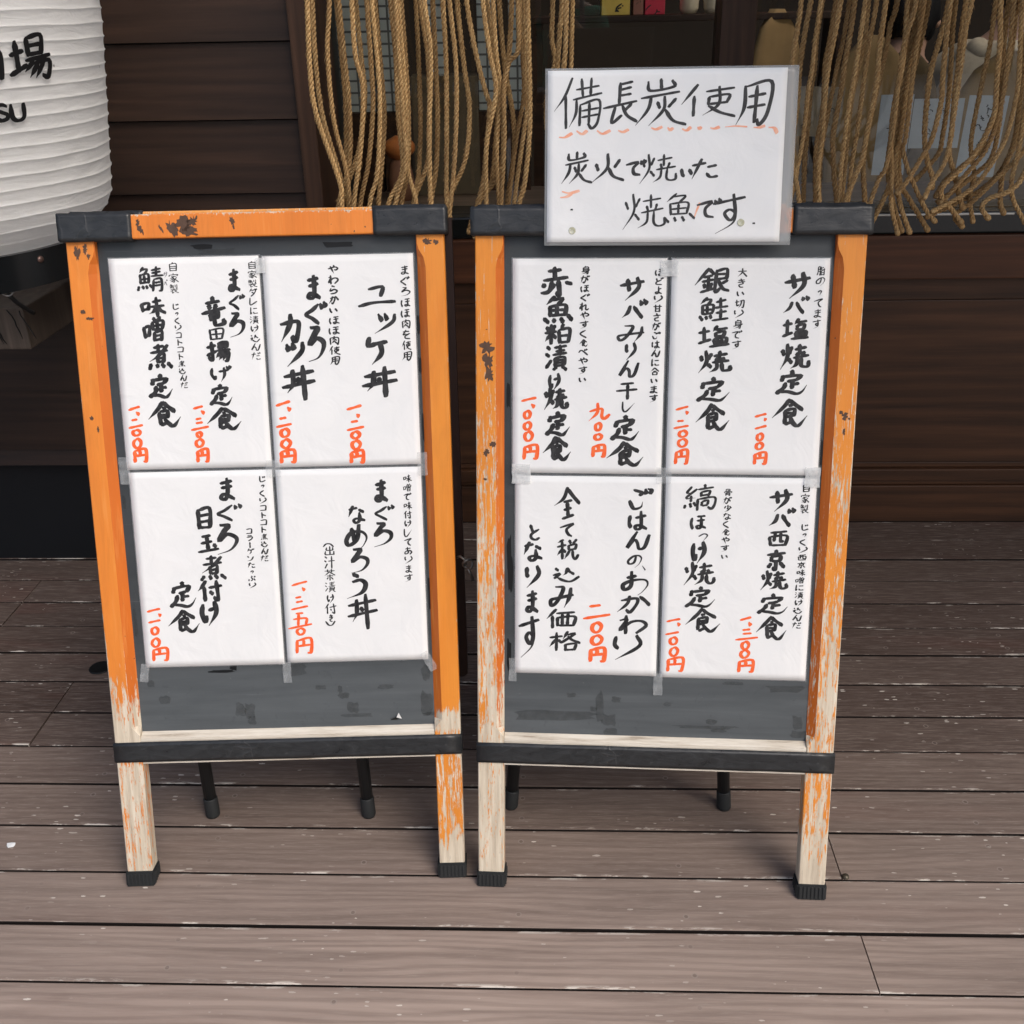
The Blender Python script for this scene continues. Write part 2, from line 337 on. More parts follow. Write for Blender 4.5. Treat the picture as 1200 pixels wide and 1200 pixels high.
# where each character stands on its board: [left, top, right, bottom] in mm from the foot centre of the stand
TEXT = {
'L1': [["dish",33,[["鯖",[-179.5,993.5,-141.8,956.7]],["味",[-178.8,949.4,-142,921.5]],["噌",[-177.4,920.4,-145.8,885]],["煮",[-174.7,880.6,-138.6,842.3]],["定",[-176.4,835.2,-141.2,799.1]],["食",[-182.3,793.6,-133,753.9]]]],["dish",33,[["ま",[-46.6,986.8,-28.8,955]],["ぐ",[-46.8,950.8,-23.6,929.1]],["ろ",[-48.1,924.9,-27,888.4]],["竜",[-89.9,948.5,-54.1,906]],["田",[-79.9,901.7,-57.7,883.9]],["揚",[-85.1,881.7,-50,850.8]],["げ",[-82.2,845.9,-51.3,822.6]],["定",[-86.7,818.3,-51.4,786.3]],["食",[-92.8,782.9,-40.1,747.4]]]],["price",22,[["一",[-211.3,789.3,-193.1,780.8]],["、",[-200.2,779.6,-194.9,775.3]],["二",[-212.3,768.9,-190.9,754.9]],["〇",[-208.2,752.7,-194.3,743]],["〇",[-208.6,739.7,-194.6,723.4]],["円",[-209.1,724.4,-188.7,702.6]]]],["price",22,[["一",[-112.8,787.1,-97.8,781.3]],["、",[-101.5,779.4,-96.2,775.1]],["三",[-118,767.7,-91.2,749.4]],["〇",[-110.7,747.2,-102.1,738.6]],["〇",[-113.8,736.4,-99.8,723.3]],["円",[-113.1,722.2,-94.8,700.3]]]],["note",8,[["自",[-133.4,999.4,-119.2,986.5]],["家",[-133.5,983.6,-119.4,970.6]],["製",[-133.4,967.8,-120.3,954.7]],["じ",[-132.3,939.3,-121.2,930.8]],["っ",[-128,926.3,-123.9,921.6]],["く",[-130.5,918.4,-121.1,909.8]],["り",[-130.5,907.8,-120.8,899.2]],["コ",[-130.4,897.3,-120.9,888.6]],["ト",[-130.2,886.7,-119.7,878]],["コ",[-130,876.1,-119.6,867.4]],["ト",[-129.5,865.5,-120.1,856.8]],["煮",[-129.2,854.8,-119.2,846.1]],["込",[-129.5,844.1,-119.6,835.4]],["ん",[-128.4,833.4,-118.7,824.6]],["だ",[-128.4,822.7,-117.9,813.8]]]],["note",8,[["自",[-15.8,998.3,-2.5,987.5]],["家",[-16.4,985.1,-2.9,974.3]],["製",[-16.6,971.9,-3,961.1]],["ダ",[-16.3,958.7,-4.3,947.8]],["レ",[-17.5,945.4,-4.4,934.5]],["に",[-16.8,932.1,-4.4,921.1]],["漬",[-17.5,918.7,-4.8,907.7]],["け",[-17.9,905.3,-4.9,894.3]],["込",[-18.4,891.9,-4.9,880.8]],["ん",[-18.3,878.3,-4.8,867.3]],["だ",[-18.5,864.8,-5,853.7]]]],["ruby",5,[["サ",[-141.3,986.3,-134.9,977]],["バ",[-141.4,975,-135.8,965.8]]]]],
'L2': [["dish",34,[["ま",[69.2,976.1,90.2,940]],["ぐ",[66,936.8,97.7,904.6]],["ろ",[67.6,901.5,92,850]],["カ",[26.5,919,59.4,879.3]],["ツ",[32.6,879.1,61.3,842.3]],["丼",[25.7,844.2,76,793.1]]]],["dish",34,[["ユ",[146.4,958.6,201.3,925.5]],["ッ",[168.9,917.9,199.6,888.7]],["ケ",[156.3,883.7,187.2,842.6]],["丼",[146.6,839.3,201.2,794.5]]]],["price",24,[["一",[13,792.7,34.4,781.9]],["、",[29.7,781.7,34.6,776.8]],["二",[12.2,766.8,35.3,750.6]],["〇",[16.6,749.5,31.7,735.5]],["〇",[16.6,733.2,32.8,718]],["円",[14.3,718,38.2,696.1]]]],["price",24,[["一",[120,783.7,142.6,773.6]],["、",[134.4,768.5,138.7,764.8]],["二",[119.6,758.9,145.5,743.7]],["〇",[124.3,742.6,139.4,730.7]],["〇",[124,728.5,139.8,714.4]],["円",[121.5,714.3,143.2,693.5]]]],["note",11,[["や",[103.1,989.9,118.3,977.9]],["わ",[102.7,975.3,117.4,963.2]],["ら",[102,960.6,116.6,948.5]],["か",[101.8,945.8,116.6,933.7]],["い",[102.4,928.2,114.6,920.7]],["ほ",[100.9,916.1,116.3,903.9]],["ほ",[99.5,901.2,115.7,889]],["肉",[99.5,886.3,114.4,873.9]],["使",[98.9,871.2,114.8,858.9]],["用",[99.2,856.2,113.5,843.8]]]],["note",10,[["ま",[210.3,987.2,223,974.4]],["ぐ",[210.2,971.6,223.2,958.8]],["ろ",[210.2,955.9,223.9,943.1]],["ほ",[209.6,940.2,223.7,927.3]],["ほ",[209.1,924.5,222.4,911.5]],["肉",[209.3,908.7,222.2,895.7]],["を",[208.6,892.8,222.5,879.8]],["使",[208.9,876.9,222,863.8]],["用",[208,860.9,222.7,847.7]]]]],
'L3': [["dish",31,[["ま",[-83.6,674.2,-58.6,640]],["ぐ",[-88.5,634.3,-50.3,607.6]],["ろ",[-91.6,603.2,-59.8,554.9]],["目",[-119.8,628.6,-98,595.2]],["玉",[-121.8,588.3,-88.9,556.8]],["煮",[-121.5,553.2,-81.9,512.3]],["付",[-127.7,512.4,-89,480.3]],["け",[-126.2,478.1,-97.3,439.9]],["定",[-172.5,512.4,-131.6,468.8]],["食",[-177.2,466.4,-129.4,428.2]]]],["price",21,[["一",[-210.5,471.6,-189,463.1]],["、",[-192.9,461.7,-188.9,458.2]],["一",[-209.4,452.7,-190.5,445.7]],["〇",[-206.3,440.4,-194,427.1]],["〇",[-207.9,422.4,-193.4,406.1]],["円",[-209.1,407.1,-182.7,383.7]]]],["note",9,[["じ",[-21,676.6,-9.7,667.4]],["っ",[-17.5,662.7,-13.3,657.6]],["く",[-21.5,654.1,-11,644.9]],["り",[-21.6,642.8,-11.2,633.5]],["コ",[-22,631.5,-11.5,622.2]],["ト",[-21.9,620.1,-12,610.8]],["コ",[-22.9,608.7,-12,599.4]],["ト",[-23.5,597.3,-12.9,588]],["煮",[-22.9,585.9,-12.9,576.5]],["込",[-23.8,574.4,-13.9,565]],["ん",[-24.3,562.9,-13.5,553.4]],["だ",[-25.2,551.4,-13.8,541.9]],["コ",[-45.7,595,-35.9,586.2]],["ラ",[-45.8,584.2,-35.5,575.4]],["ー",[-42.4,573,-39.3,564.3]],["ゲ",[-46,562.6,-35.4,553.7]],["ン",[-47,551.7,-36.4,542.8]],["た",[-46.2,540.8,-35.3,531.9]],["っ",[-42.9,527.3,-38.7,522.4]],["ぷ",[-46.6,519,-36.3,510]],["り",[-47,508,-36.4,499]]]]],
'L4': [["dish",28,[["ま",[155.9,666.3,176.6,630.8]],["ぐ",[155.4,626.2,185,602.8]],["ろ",[152.7,599.5,180.2,561.2]],["な",[112.5,626.2,139.9,599.4]],["め",[108.5,596,141.5,557.7]],["ろ",[114.2,558.7,141.9,519]],["う",[105.5,519.1,138.8,479]],["丼",[105.6,484.5,153.6,428.9]]]],["price",20,[["一",[19.3,510,44.1,499.7]],["、",[35.4,498.4,39.8,493.8]],["三",[17.3,483.6,42.9,461.7]],["五",[11.1,458.2,47.9,431.5]],["〇",[22.3,432.7,36.8,421]],["円",[19.4,417.4,46.7,390.5]]]],["note",9,[["味",[201.8,673.2,214.3,661.7]],["噌",[201.3,659.1,213.7,647.5]],["で",[201.5,644.9,212.8,633.3]],["味",[200.9,630.7,213.4,619]],["付",[200.1,616.4,212.3,604.7]],["け",[200.4,602.1,211.9,590.3]],["し",[199.1,587.8,211.8,575.9]],["て",[199.4,573.3,211,561.5]],["あ",[198.5,558.9,210.9,547]],["り",[198.7,544.4,210.6,532.4]],["ま",[198.4,529.8,209.9,517.8]],["す",[197.2,515.2,210.1,503.2]]]],["note",10,[["（",[72.6,568.3,88.6,562.2]],["出",[75.4,563.3,89.7,549.7]],["汁",[73.3,548.6,89.4,528.1]],["茶",[72.1,527,89.2,508.7]],["漬",[72.2,506.4,88.1,489.9]],["け",[73.8,485.8,85.5,472]],["付",[69.1,470.8,88,454.6]],["き",[74.9,453,82.7,441.9]],["）",[70,443.1,84.5,434.5]]]]],
'R1': [["dish",33,[["赤",[-182.6,986.2,-136.3,947]],["魚",[-179.2,945,-134.7,905.4]],["粕",[-176.9,905.4,-138.4,876.7]],["漬",[-174.5,875.6,-143.2,838.4]],["け",[-170.1,833.2,-152.3,808.2]],["焼",[-176.2,812.4,-141.5,779.8]],["定",[-173.8,776.7,-137.9,740.7]],["食",[-177.8,738.5,-136.4,702.1]]]],["dish",33,[["サ",[-66.5,972.1,-32.8,940]],["バ",[-64.8,941,-28,912.7]],["み",[-68.2,903.6,-30.1,880.1]],["り",[-57.3,878.1,-42.9,853.5]],["ん",[-66.1,852.4,-38.1,828.7]],["干",[-69.5,820.4,-39.4,796.4]],["し",[-61.7,792.2,-41.9,777.6]],["定",[-76.8,771.2,-34.9,734.2]],["食",[-82.3,732.1,-27.6,694.8]]]],["price",22,[["一",[-210.6,799.5,-188.2,790.7]],["、",[-196.2,788,-190.9,783.8]],["〇",[-207.1,778.4,-196.1,765.7]],["〇",[-207.1,761.5,-195,748.7]],["〇",[-206.6,747.7,-192.8,731.7]],["円",[-208.2,728.5,-185.2,704.9]]]],["price",22,[["九",[-109.3,789.8,-79.3,762.5]],["〇",[-100.6,761.4,-90.5,748.7]],["〇",[-101.8,744.5,-89.1,734.9]],["円",[-104.6,729.6,-84.6,709.3]]]],["note",10,[["身",[-123.7,987.8,-111.1,977.2]],["が",[-124.7,974.9,-111.7,964.3]],["ほ",[-124.5,962,-111.8,951.4]],["ぐ",[-124.3,949,-111.1,938.4]],["れ",[-125.3,936,-112,925.3]],["や",[-124.7,923,-111.7,912.3]],["す",[-124.9,909.9,-112.2,899.1]],["く",[-125.9,896.8,-112.5,886]],["食",[-125.3,883.6,-112.6,872.8]],["べ",[-126,870.4,-112.6,859.5]],["や",[-126.1,857.1,-112.8,846.2]],["す",[-125.7,843.8,-113.3,832.9]],["い",[-125,827.9,-114.3,821.2]]]],["note",10,[["ほ",[-17.4,984.8,-5.1,974.4]],["ど",[-18.2,972.1,-5.4,961.7]],["よ",[-17.8,959.4,-6.5,948.9]],["り",[-18.3,946.6,-5.9,936]],["甘",[-18.6,933.7,-6.5,923.2]],["さ",[-19.3,920.9,-7,910.3]],["が",[-19.6,907.9,-7.5,897.3]],["ご",[-19.4,895,-7.5,884.3]],["は",[-19.4,882,-8,871.3]],["ん",[-19.5,868.9,-7.4,858.2]],["に",[-19.7,855.8,-7.3,845]],["合",[-19.9,842.7,-8,831.8]],["い",[-19.4,827,-9.5,820.3]],["ま",[-21.3,816.2,-8.7,805.3]],["す",[-20.9,803,-8.7,792]]]]],
'R2': [["dish",31,[["銀",[39.8,984.9,88.2,949.1]],["鮭",[47.3,944.1,89.8,910.9]],["塩",[47.7,903.9,92.5,873.4]],["焼",[49,867.3,95,835.6]],["定",[48.5,828.4,94.7,793.2]],["食",[47.8,790.1,96.4,749.3]]]],["dish",31,[["サ",[167.7,977.8,203.5,942.2]],["バ",[167,946.1,203,920.2]],["塩",[167.8,914.2,205,884]],["焼",[166.8,877.9,208.2,841.4]],["定",[162.6,839.3,207.3,804.4]],["食",[158.7,798.2,209.7,756.6]]]],["price",20,[["一",[18.4,788.3,36.6,779.3]],["、",[32.7,779.3,36.2,776.2]],["二",[16.4,766.1,37.8,753.5]],["〇",[23.1,751,36.8,740.4]],["〇",[22.1,738.7,37.3,725.6]],["円",[18.6,723.5,38.8,700.1]]]],["price",20,[["一",[133.8,778.1,150.7,770.4]],["、",[147.9,769.9,150.3,767.2]],["一",[134.7,760.4,151.5,752.5]],["〇",[137.8,747.9,148.1,736.3]],["〇",[136.8,734.2,148.7,723]],["円",[134.5,720.5,153.7,701.5]]]],["note",9,[["大",[100,984.5,113.9,972.7]],["き",[99.6,970.1,112.6,958.3]],["い",[100.2,952.9,110.8,945.6]],["切",[98.2,941.1,111.9,929.2]],["り",[97.4,926.5,110.5,914.5]],["身",[97,911.9,110.7,899.8]],["で",[95.9,897.2,110,885.1]],["す",[96.2,882.4,109.4,870.3]]]],["note",8,[["脂",[212,987.1,223,975]],["の",[211.4,972.3,223.6,960.1]],["っ",[215.1,953.8,219.9,947.1]],["て",[210.3,942.5,222.5,930.2]],["ま",[210.1,927.5,222.1,915.1]],["す",[210.1,912.4,221.2,900]]]]],
'R3': [["dish",24,[["ご",[-48.1,663.9,-13.2,630.3]],["は",[-47.4,627,-19.7,598.5]],["ん",[-49.9,595.3,-15.7,567.7]],["の",[-47,559.9,-25.5,539.9]],["お",[-54.8,533.2,-15,496.3]],["か",[-61.7,496.2,-11.9,468]],["わ",[-58.8,463.4,-15.4,435]],["り",[-66.8,431.3,-24.2,391.1]],["、",[-25.9,543.5,-19.5,535.7]]]],["dish",24,[["全",[-159,662.4,-120.4,613.3]],["て",[-151,607.8,-129.5,586.8]],["税",[-155.1,582.4,-121.6,550.2]],["込",[-160.1,539,-121,515.4]],["み",[-164.2,508.5,-129.3,473.4]],["価",[-169.4,471.1,-124.4,440.3]],["格",[-164.7,435.8,-117.4,403.6]]]],["dish",24,[["と",[-197.9,603.6,-181.9,580.4]],["な",[-208.2,577,-177.8,546.9]],["り",[-202.6,539.1,-181.9,505.3]],["ま",[-203.6,499.6,-182.7,464.4]],["す",[-213.3,458.6,-181.3,391.7]]]],["price",26,[["二",[-113.7,480.3,-72.3,456.4]],["〇",[-101.3,451.9,-83.8,433.6]],["〇",[-102.1,431.3,-82.3,414.1]],["円",[-104.3,411.8,-78.6,387.5]]]]],
'R4': [["dish",28,[["縞",[35.3,670.5,81.5,629.5]],["ほ",[46,624,69.2,601.2]],["っ",[58.5,594.7,72.2,582.7]],["け",[48.7,581.5,71,548.4]],["焼",[39.2,549.6,85,514]],["定",[42.6,511.8,86.4,478.2]],["食",[43.8,477.2,95.4,437.6]]]],["dish",28,[["サ",[162,663.5,194.2,630.3]],["バ",[162.3,635.7,199.8,606.5]],["西",[162.8,601,192.1,575.9]],["京",[161.3,571.5,189.6,539.6]],["焼",[154.4,538.5,193.4,508.6]],["定",[151.9,501.9,196.4,470.6]],["食",[150.5,467.2,196.3,428.8]]]],["price",20,[["一",[14.3,461.5,35.2,453.5]],["、",[31.1,453.7,34.7,449.6]],["一",[12.7,440.3,34.4,432.6]],["〇",[19.6,430.8,32.6,417.6]],["〇",[20.1,414.8,34.7,398.8]],["円",[15.7,398.8,42.9,374.6]]]],["price",21,[["一",[125.8,467,142.9,458.4]],["、",[139,457.4,142.6,452.2]],["三",[120.5,446,154.1,427.9]],["〇",[129.2,426.7,142.1,413.1]],["〇",[127.7,413,142.7,399.3]],["円",[124.8,398.2,150,376.4]]]],["note",9,[["骨",[93.8,663.4,105.6,653.5]],["が",[93.7,651.3,105.4,641.2]],["少",[94.6,639,106.2,629]],["な",[93.3,626.8,105.5,616.7]],["く",[93.4,614.5,105.1,604.4]],["食",[93.2,602.1,105.4,592]],["や",[93.3,589.8,104.8,579.6]],["す",[92.6,577.3,104.6,567.1]],["い",[94,562.5,103.4,556.3]]]],["note",9,[["自",[208.4,673.3,220.3,660.3]],["家",[207.2,657.5,219.7,644.4]],["製",[207.2,641.5,219.9,628.4]],["じ",[209.4,611.3,221.4,601.9]],["っ",[213.2,597,218.2,591.8]],["く",[208.4,588.2,220.8,578.7]],["り",[208.1,576.6,220.9,567]],["西",[207.7,564.9,220.6,555.4]],["京",[207.5,553.2,219.8,543.6]],["味",[207.3,541.5,220,531.9]],["噌",[206.4,529.7,219.4,520.1]],["に",[206.5,517.9,219.7,508.3]],["漬",[206.8,506.1,218.8,496.4]],["け",[206.5,494.3,219,484.5]],["込",[205.3,482.3,218.3,472.6]],["ん",[204.8,470.4,218.4,460.6]],["だ",[205.2,458.4,218.2,448.6]]]]],
'LAM': [["head",15,[["備",[-163.7,1240,-97.6,1173]],["長",[-96,1235,-49,1180]],["炭",[-52.1,1237,18,1176]],["使",[11.7,1229,84.4,1188]],["用",[86.1,1234,133.8,1175]]]],["head",13,[["炭",[-153.4,1143,-110.3,1100]],["火",[-110.3,1140,-65.9,1102]],["で",[-62.7,1132,-35.8,1110]],["焼",[-43.7,1139,6.8,1100]],["い",[13.2,1120,28.9,1108]],["た",[28.8,1132,64.8,1105]]]],["head",13,[["焼",[-66.2,1086,-7.3,1038]],["魚",[-10.6,1086,35.4,1046]],["で",[36.9,1079,70.1,1052]],["す",[59.3,1085,103.4,1031]]]]],
'WAVE': [[[-157,1163],[-149,1163],[-139.6,1168]],[[-132.6,1171],[-125.3,1167],[-118.7,1171]],[[-104.2,1171],[-96.8,1167],[-86.5,1171]],[[-74.9,1171],[-68.5,1169],[-61.3,1172]],[[-29.4,1174],[-23.1,1172],[-15,1175]],[[-6.8,1174],[-3.6,1171],[0.1,1173]],[[13.2,1172],[18.9,1170],[24.4,1174]],[[34.3,1174],[36.3,1172],[38.7,1174]],[[51.8,1173],[56.8,1172],[63.5,1174]],[[71.6,1174],[85.9,1175],[101.4,1174]],[[110.7,1173],[118.4,1173],[125.4,1175]],[[131.1,1173],[138.5,1172],[142.5,1166]],[[-152.1,1090],[-141.8,1088],[-128.4,1091]],[[-154.5,1082],[-146.2,1083],[-139.2,1087]],[[33.6,1054],[37,1064],[40.5,1073]]],
}
# rope courses in mm
ROPEL = [[[-457,2165,1306],[-464,2165,1187],[-459,2165,1102],[-426,2165,976],[-425,2165,934]],[[-461,2228,1306],[-464,2228,1211],[-461,2228,1096],[-432,2228,962],[-442,2228,925]],[[-420,2192,1305],[-432,2192,1212],[-431,2192,1091],[-417,2192,1005],[-412,2192,933]],[[-419,2255,1305],[-416,2255,1209],[-416,2255,1109],[-427,2255,984],[-429,2255,921]],[[-406,2219,1305],[-404,2219,1207],[-403,2219,1112],[-412,2219,1005],[-438,2219,929]],[[-376,2183,1304],[-376,2183,1212],[-367,2183,1146],[-380,2183,1035],[-401,2183,935]],[[-379,2246,1304],[-376,2246,1197],[-373,2246,1130],[-393,2246,1035],[-418,2246,972],[-436,2246,929]],[[-351,2210,1304],[-351,2210,1191],[-353,2210,1112],[-370,2210,1006],[-393,2210,932]],[[-335,2174,1303],[-332,2174,1192],[-333,2174,1115],[-347,2174,994],[-367,2174,934]],[[-338,2237,1303],[-336,2237,1169],[-337,2237,1085],[-350,2237,985],[-360,2237,923]],[[-303,2201,1303],[-300,2201,1209],[-302,2201,1092],[-301,2201,990],[-332,2201,929]],[[-289,2165,1303],[-289,2165,1192],[-288,2165,1092],[-289,2165,1003],[-313,2165,935]],[[-287,2228,1303],[-285,2228,1189],[-286,2228,1085],[-292,2228,994],[-309,2228,924]],[[-287,2192,1303],[-285,2192,1191],[-284,2192,1113],[-289,2192,999],[-276,2192,929]],[[-261,2255,1302],[-262,2255,1187],[-264,2255,1082],[-272,2255,999],[-276,2255,969],[-288,2255,921]],[[-249,2219,1302],[-240,2219,1208],[-241,2219,1110],[-250,2219,1007],[-281,2219,931]],[[-236,2183,1302],[-230,2183,1209],[-240,2183,1073],[-243,2183,992],[-244,2183,931]],[[-227,2246,1301],[-227,2246,1167],[-228,2246,1083],[-236,2246,991],[-250,2246,920]],[[-204,2210,1301],[-203,2210,1188],[-207,2210,1070],[-213,2210,966],[-214,2210,910],[-215,2210,831]],[[-188,2174,1301],[-181,2174,1190],[-184,2174,1089],[-193,2174,992],[-204,2174,915],[-210,2174,865]],[[-179,2237,1301],[-170,2237,1186],[-162,2237,1099],[-174,2237,1004],[-213,2237,923],[-213,2237,879]],[[-158,2201,1300],[-143,2201,1207],[-125,2201,1133],[-119,2201,1109],[-128,2201,1029],[-136,2201,967],[-148,2201,920]],[[-125,2165,1300],[-114,2165,1208],[-104,2165,1139],[-125,2165,1041],[-129,2165,928]],[[-119,2228,1300],[-109,2228,1205],[-102,2228,1135],[-112,2228,1025],[-122,2228,958],[-152,2228,920],[-137,2228,898],[-170,2228,872]],[[-107,2192,1299],[-103,2192,1207],[-97,2192,1137],[-106,2192,1030],[-104,2192,927]],[[-98,2255,1299],[-90,2255,1184],[-82,2255,1136],[-74,2255,1080],[-73,2255,1021],[-89,2255,916]],[[-72,2219,1299],[-79,2219,1205],[-89,2219,1155],[-93,2219,1067],[-101,2219,985],[-145,2219,925],[-163,2219,886],[-171,2219,856]],[[-59,2183,1299],[-60,2183,1214],[-79,2183,1188],[-90,2183,1130],[-90,2183,1051],[-99,2183,929]],[[-56,2246,1298],[-53,2246,1203],[-52,2246,1125],[-68,2246,1043],[-86,2246,918]],[[-48,2210,1298],[-46,2210,1186],[-45,2210,1108],[-57,2210,1027],[-73,2210,924]],[[-41,2174,1298],[-39,2174,1188],[-39,2174,1071],[-50,2174,970],[-61,2174,930]],[[7,2237,1297],[5,2237,1230],[11,2237,1188],[-3,2237,1137],[-7,2237,1088],[-2,2237,1031],[11,2237,912]],[[25,2201,1297],[20,2201,1238],[15,2201,1178],[10,2201,1115],[19,2201,918]],[[32,2165,1297],[31,2165,1224],[27,2165,1172],[19,2165,1103],[28,2165,924]],[[45,2228,1297],[44,2228,1237],[43,2228,1176],[42,2228,1064],[37,2228,913]]]
ROPER = [[[468,2165,1289],[467,2165,1239],[462,2165,1178],[467,2165,1112],[477,2165,1049],[480,2165,1001],[493,2165,960],[503,2165,910]],[[500,2228,1289],[495,2228,1243],[492,2228,1173],[493,2228,1106],[494,2228,1025],[505,2228,975],[497,2228,899]],[[511,2192,1288],[507,2192,1224],[506,2192,1170],[504,2192,1129],[504,2192,1057],[499,2192,989],[483,2192,905]],[[530,2255,1288],[526,2255,1222],[526,2255,1166],[524,2255,1124],[525,2255,1050],[526,2255,988],[533,2255,894]],[[545,2219,1288],[541,2219,1223],[538,2219,1176],[542,2219,1098],[538,2219,1031],[540,2219,976],[549,2219,900]],[[545,2183,1288],[540,2183,1224],[537,2183,1178],[536,2183,1120],[538,2183,1046],[538,2183,981],[549,2183,906]],[[579,2246,1287],[574,2246,1220],[569,2246,1166],[564,2246,1121],[558,2246,1045],[557,2246,989],[561,2246,895]],[[579,2210,1287],[577,2210,1228],[572,2210,1176],[572,2210,1127],[567,2210,1049],[570,2210,1010],[577,2210,969],[590,2210,901]],[[590,2174,1287],[587,2174,1223],[585,2174,1153],[583,2174,1109],[582,2174,1051],[582,2174,982],[586,2174,907]],[[614,2237,1287],[613,2237,1221],[608,2237,1158],[603,2237,1103],[603,2237,1039],[604,2237,973],[608,2237,896]],[[617,2201,1287],[614,2201,1222],[613,2201,1148],[611,2201,1048],[609,2201,994],[609,2201,911]],[[624,2165,1286],[625,2165,1210],[625,2165,1150],[621,2165,1058],[618,2165,1010],[604,2165,962],[590,2165,909]],[[663,2228,1286],[659,2228,1246],[655,2228,1219],[652,2228,1166],[643,2228,1088],[639,2228,1031],[640,2228,982],[646,2228,940],[656,2228,888]],[[674,2192,1286],[676,2192,1221],[678,2192,1168],[673,2192,1106],[674,2192,1043],[687,2192,978],[695,2192,911],[719,2192,848]],[[700,2255,1285],[700,2255,1219],[700,2255,1164],[700,2255,1100],[695,2255,1041],[698,2255,969],[720,2255,900],[746,2255,842]],[[707,2219,1285],[708,2219,1226],[701,2219,1166],[702,2219,1044],[700,2219,1015],[703,2219,966],[721,2219,906],[750,2219,847]],[[700,2183,1285],[700,2183,1227],[700,2183,1163],[701,2183,1048],[700,2183,1020],[718,2183,974],[762,2183,904],[788,2183,876]],[[728,2246,1285],[728,2246,1244],[721,2246,1164],[708,2246,1080],[712,2246,1012],[723,2246,948],[751,2246,908],[798,2246,846]],[[755,2210,1284],[752,2210,1233],[743,2210,1173],[741,2210,1124],[748,2210,1045],[760,2210,993],[777,2210,961],[777,2210,938]],[[746,2174,1284],[749,2174,1221],[754,2174,1148],[758,2174,1106],[750,2174,1044],[740,2174,1011],[710,2174,956],[696,2174,934]],[[777,2237,1284],[780,2237,1229],[786,2237,1163],[793,2237,1101],[794,2237,1036],[790,2237,1005],[768,2237,972],[751,2237,951]],[[784,2201,1284],[787,2201,1225],[791,2201,1165],[792,2201,1124],[796,2201,1052],[799,2201,1010],[819,2201,962],[844,2201,898]],[[780,2165,1284],[778,2165,1242],[783,2165,1167],[781,2165,1087],[779,2165,1002],[759,2165,955],[751,2165,925]],[[849,2228,1282],[853,2228,1204],[850,2228,1121],[849,2228,1041],[854,2228,1004],[865,2228,962],[866,2228,917],[880,2228,866]],[[845,2192,1283],[857,2192,1214],[865,2192,1145],[868,2192,1083],[858,2192,1040],[841,2192,1004],[815,2192,971],[793,2192,947],[795,2192,925],[820,2192,898],[847,2192,870]],[[887,2255,1282],[891,2255,1202],[899,2255,1118],[891,2255,1049],[877,2255,1005],[848,2255,974],[820,2255,945],[802,2255,913]],[[892,2219,1282],[891,2219,1263],[890,2219,1204],[887,2219,1143],[894,2219,1053],[888,2219,995],[861,2219,964],[836,2219,940],[796,2219,909]],[[883,2183,1282],[897,2183,1184],[901,2183,1123],[900,2183,1046],[886,2183,1003],[859,2183,959],[830,2183,930],[774,2183,898]],[[927,2246,1281],[948,2246,1129],[952,2246,1059],[931,2246,975],[897,2246,932],[853,2246,909],[786,2246,875]],[[930,2210,1281],[957,2210,1100],[954,2210,1018],[905,2210,958],[867,2210,913],[834,2210,884],[853,2210,861]],[[930,2174,1281],[961,2174,1088],[942,2174,969],[915,2174,937],[884,2174,924],[872,2174,905],[892,2174,882]],[[919,2237,1281],[938,2237,1050],[927,2237,968],[932,2237,906],[947,2237,880]],[[920,2201,1281],[933,2201,1038],[929,2201,957],[944,2201,915],[975,2201,869]],[[679,2165,1286],[668,2165,1199],[669,2165,1062],[665,2165,990],[656,2165,963],[640,2165,905]],[[706,2228,1285],[701,2228,1196],[695,2228,1055],[698,2228,964],[692,2228,929],[669,2228,855]],[[872,2192,1282],[879,2192,1194],[880,2192,1087],[867,2192,1016],[832,2192,968],[808,2192,930],[791,2192,910]]]
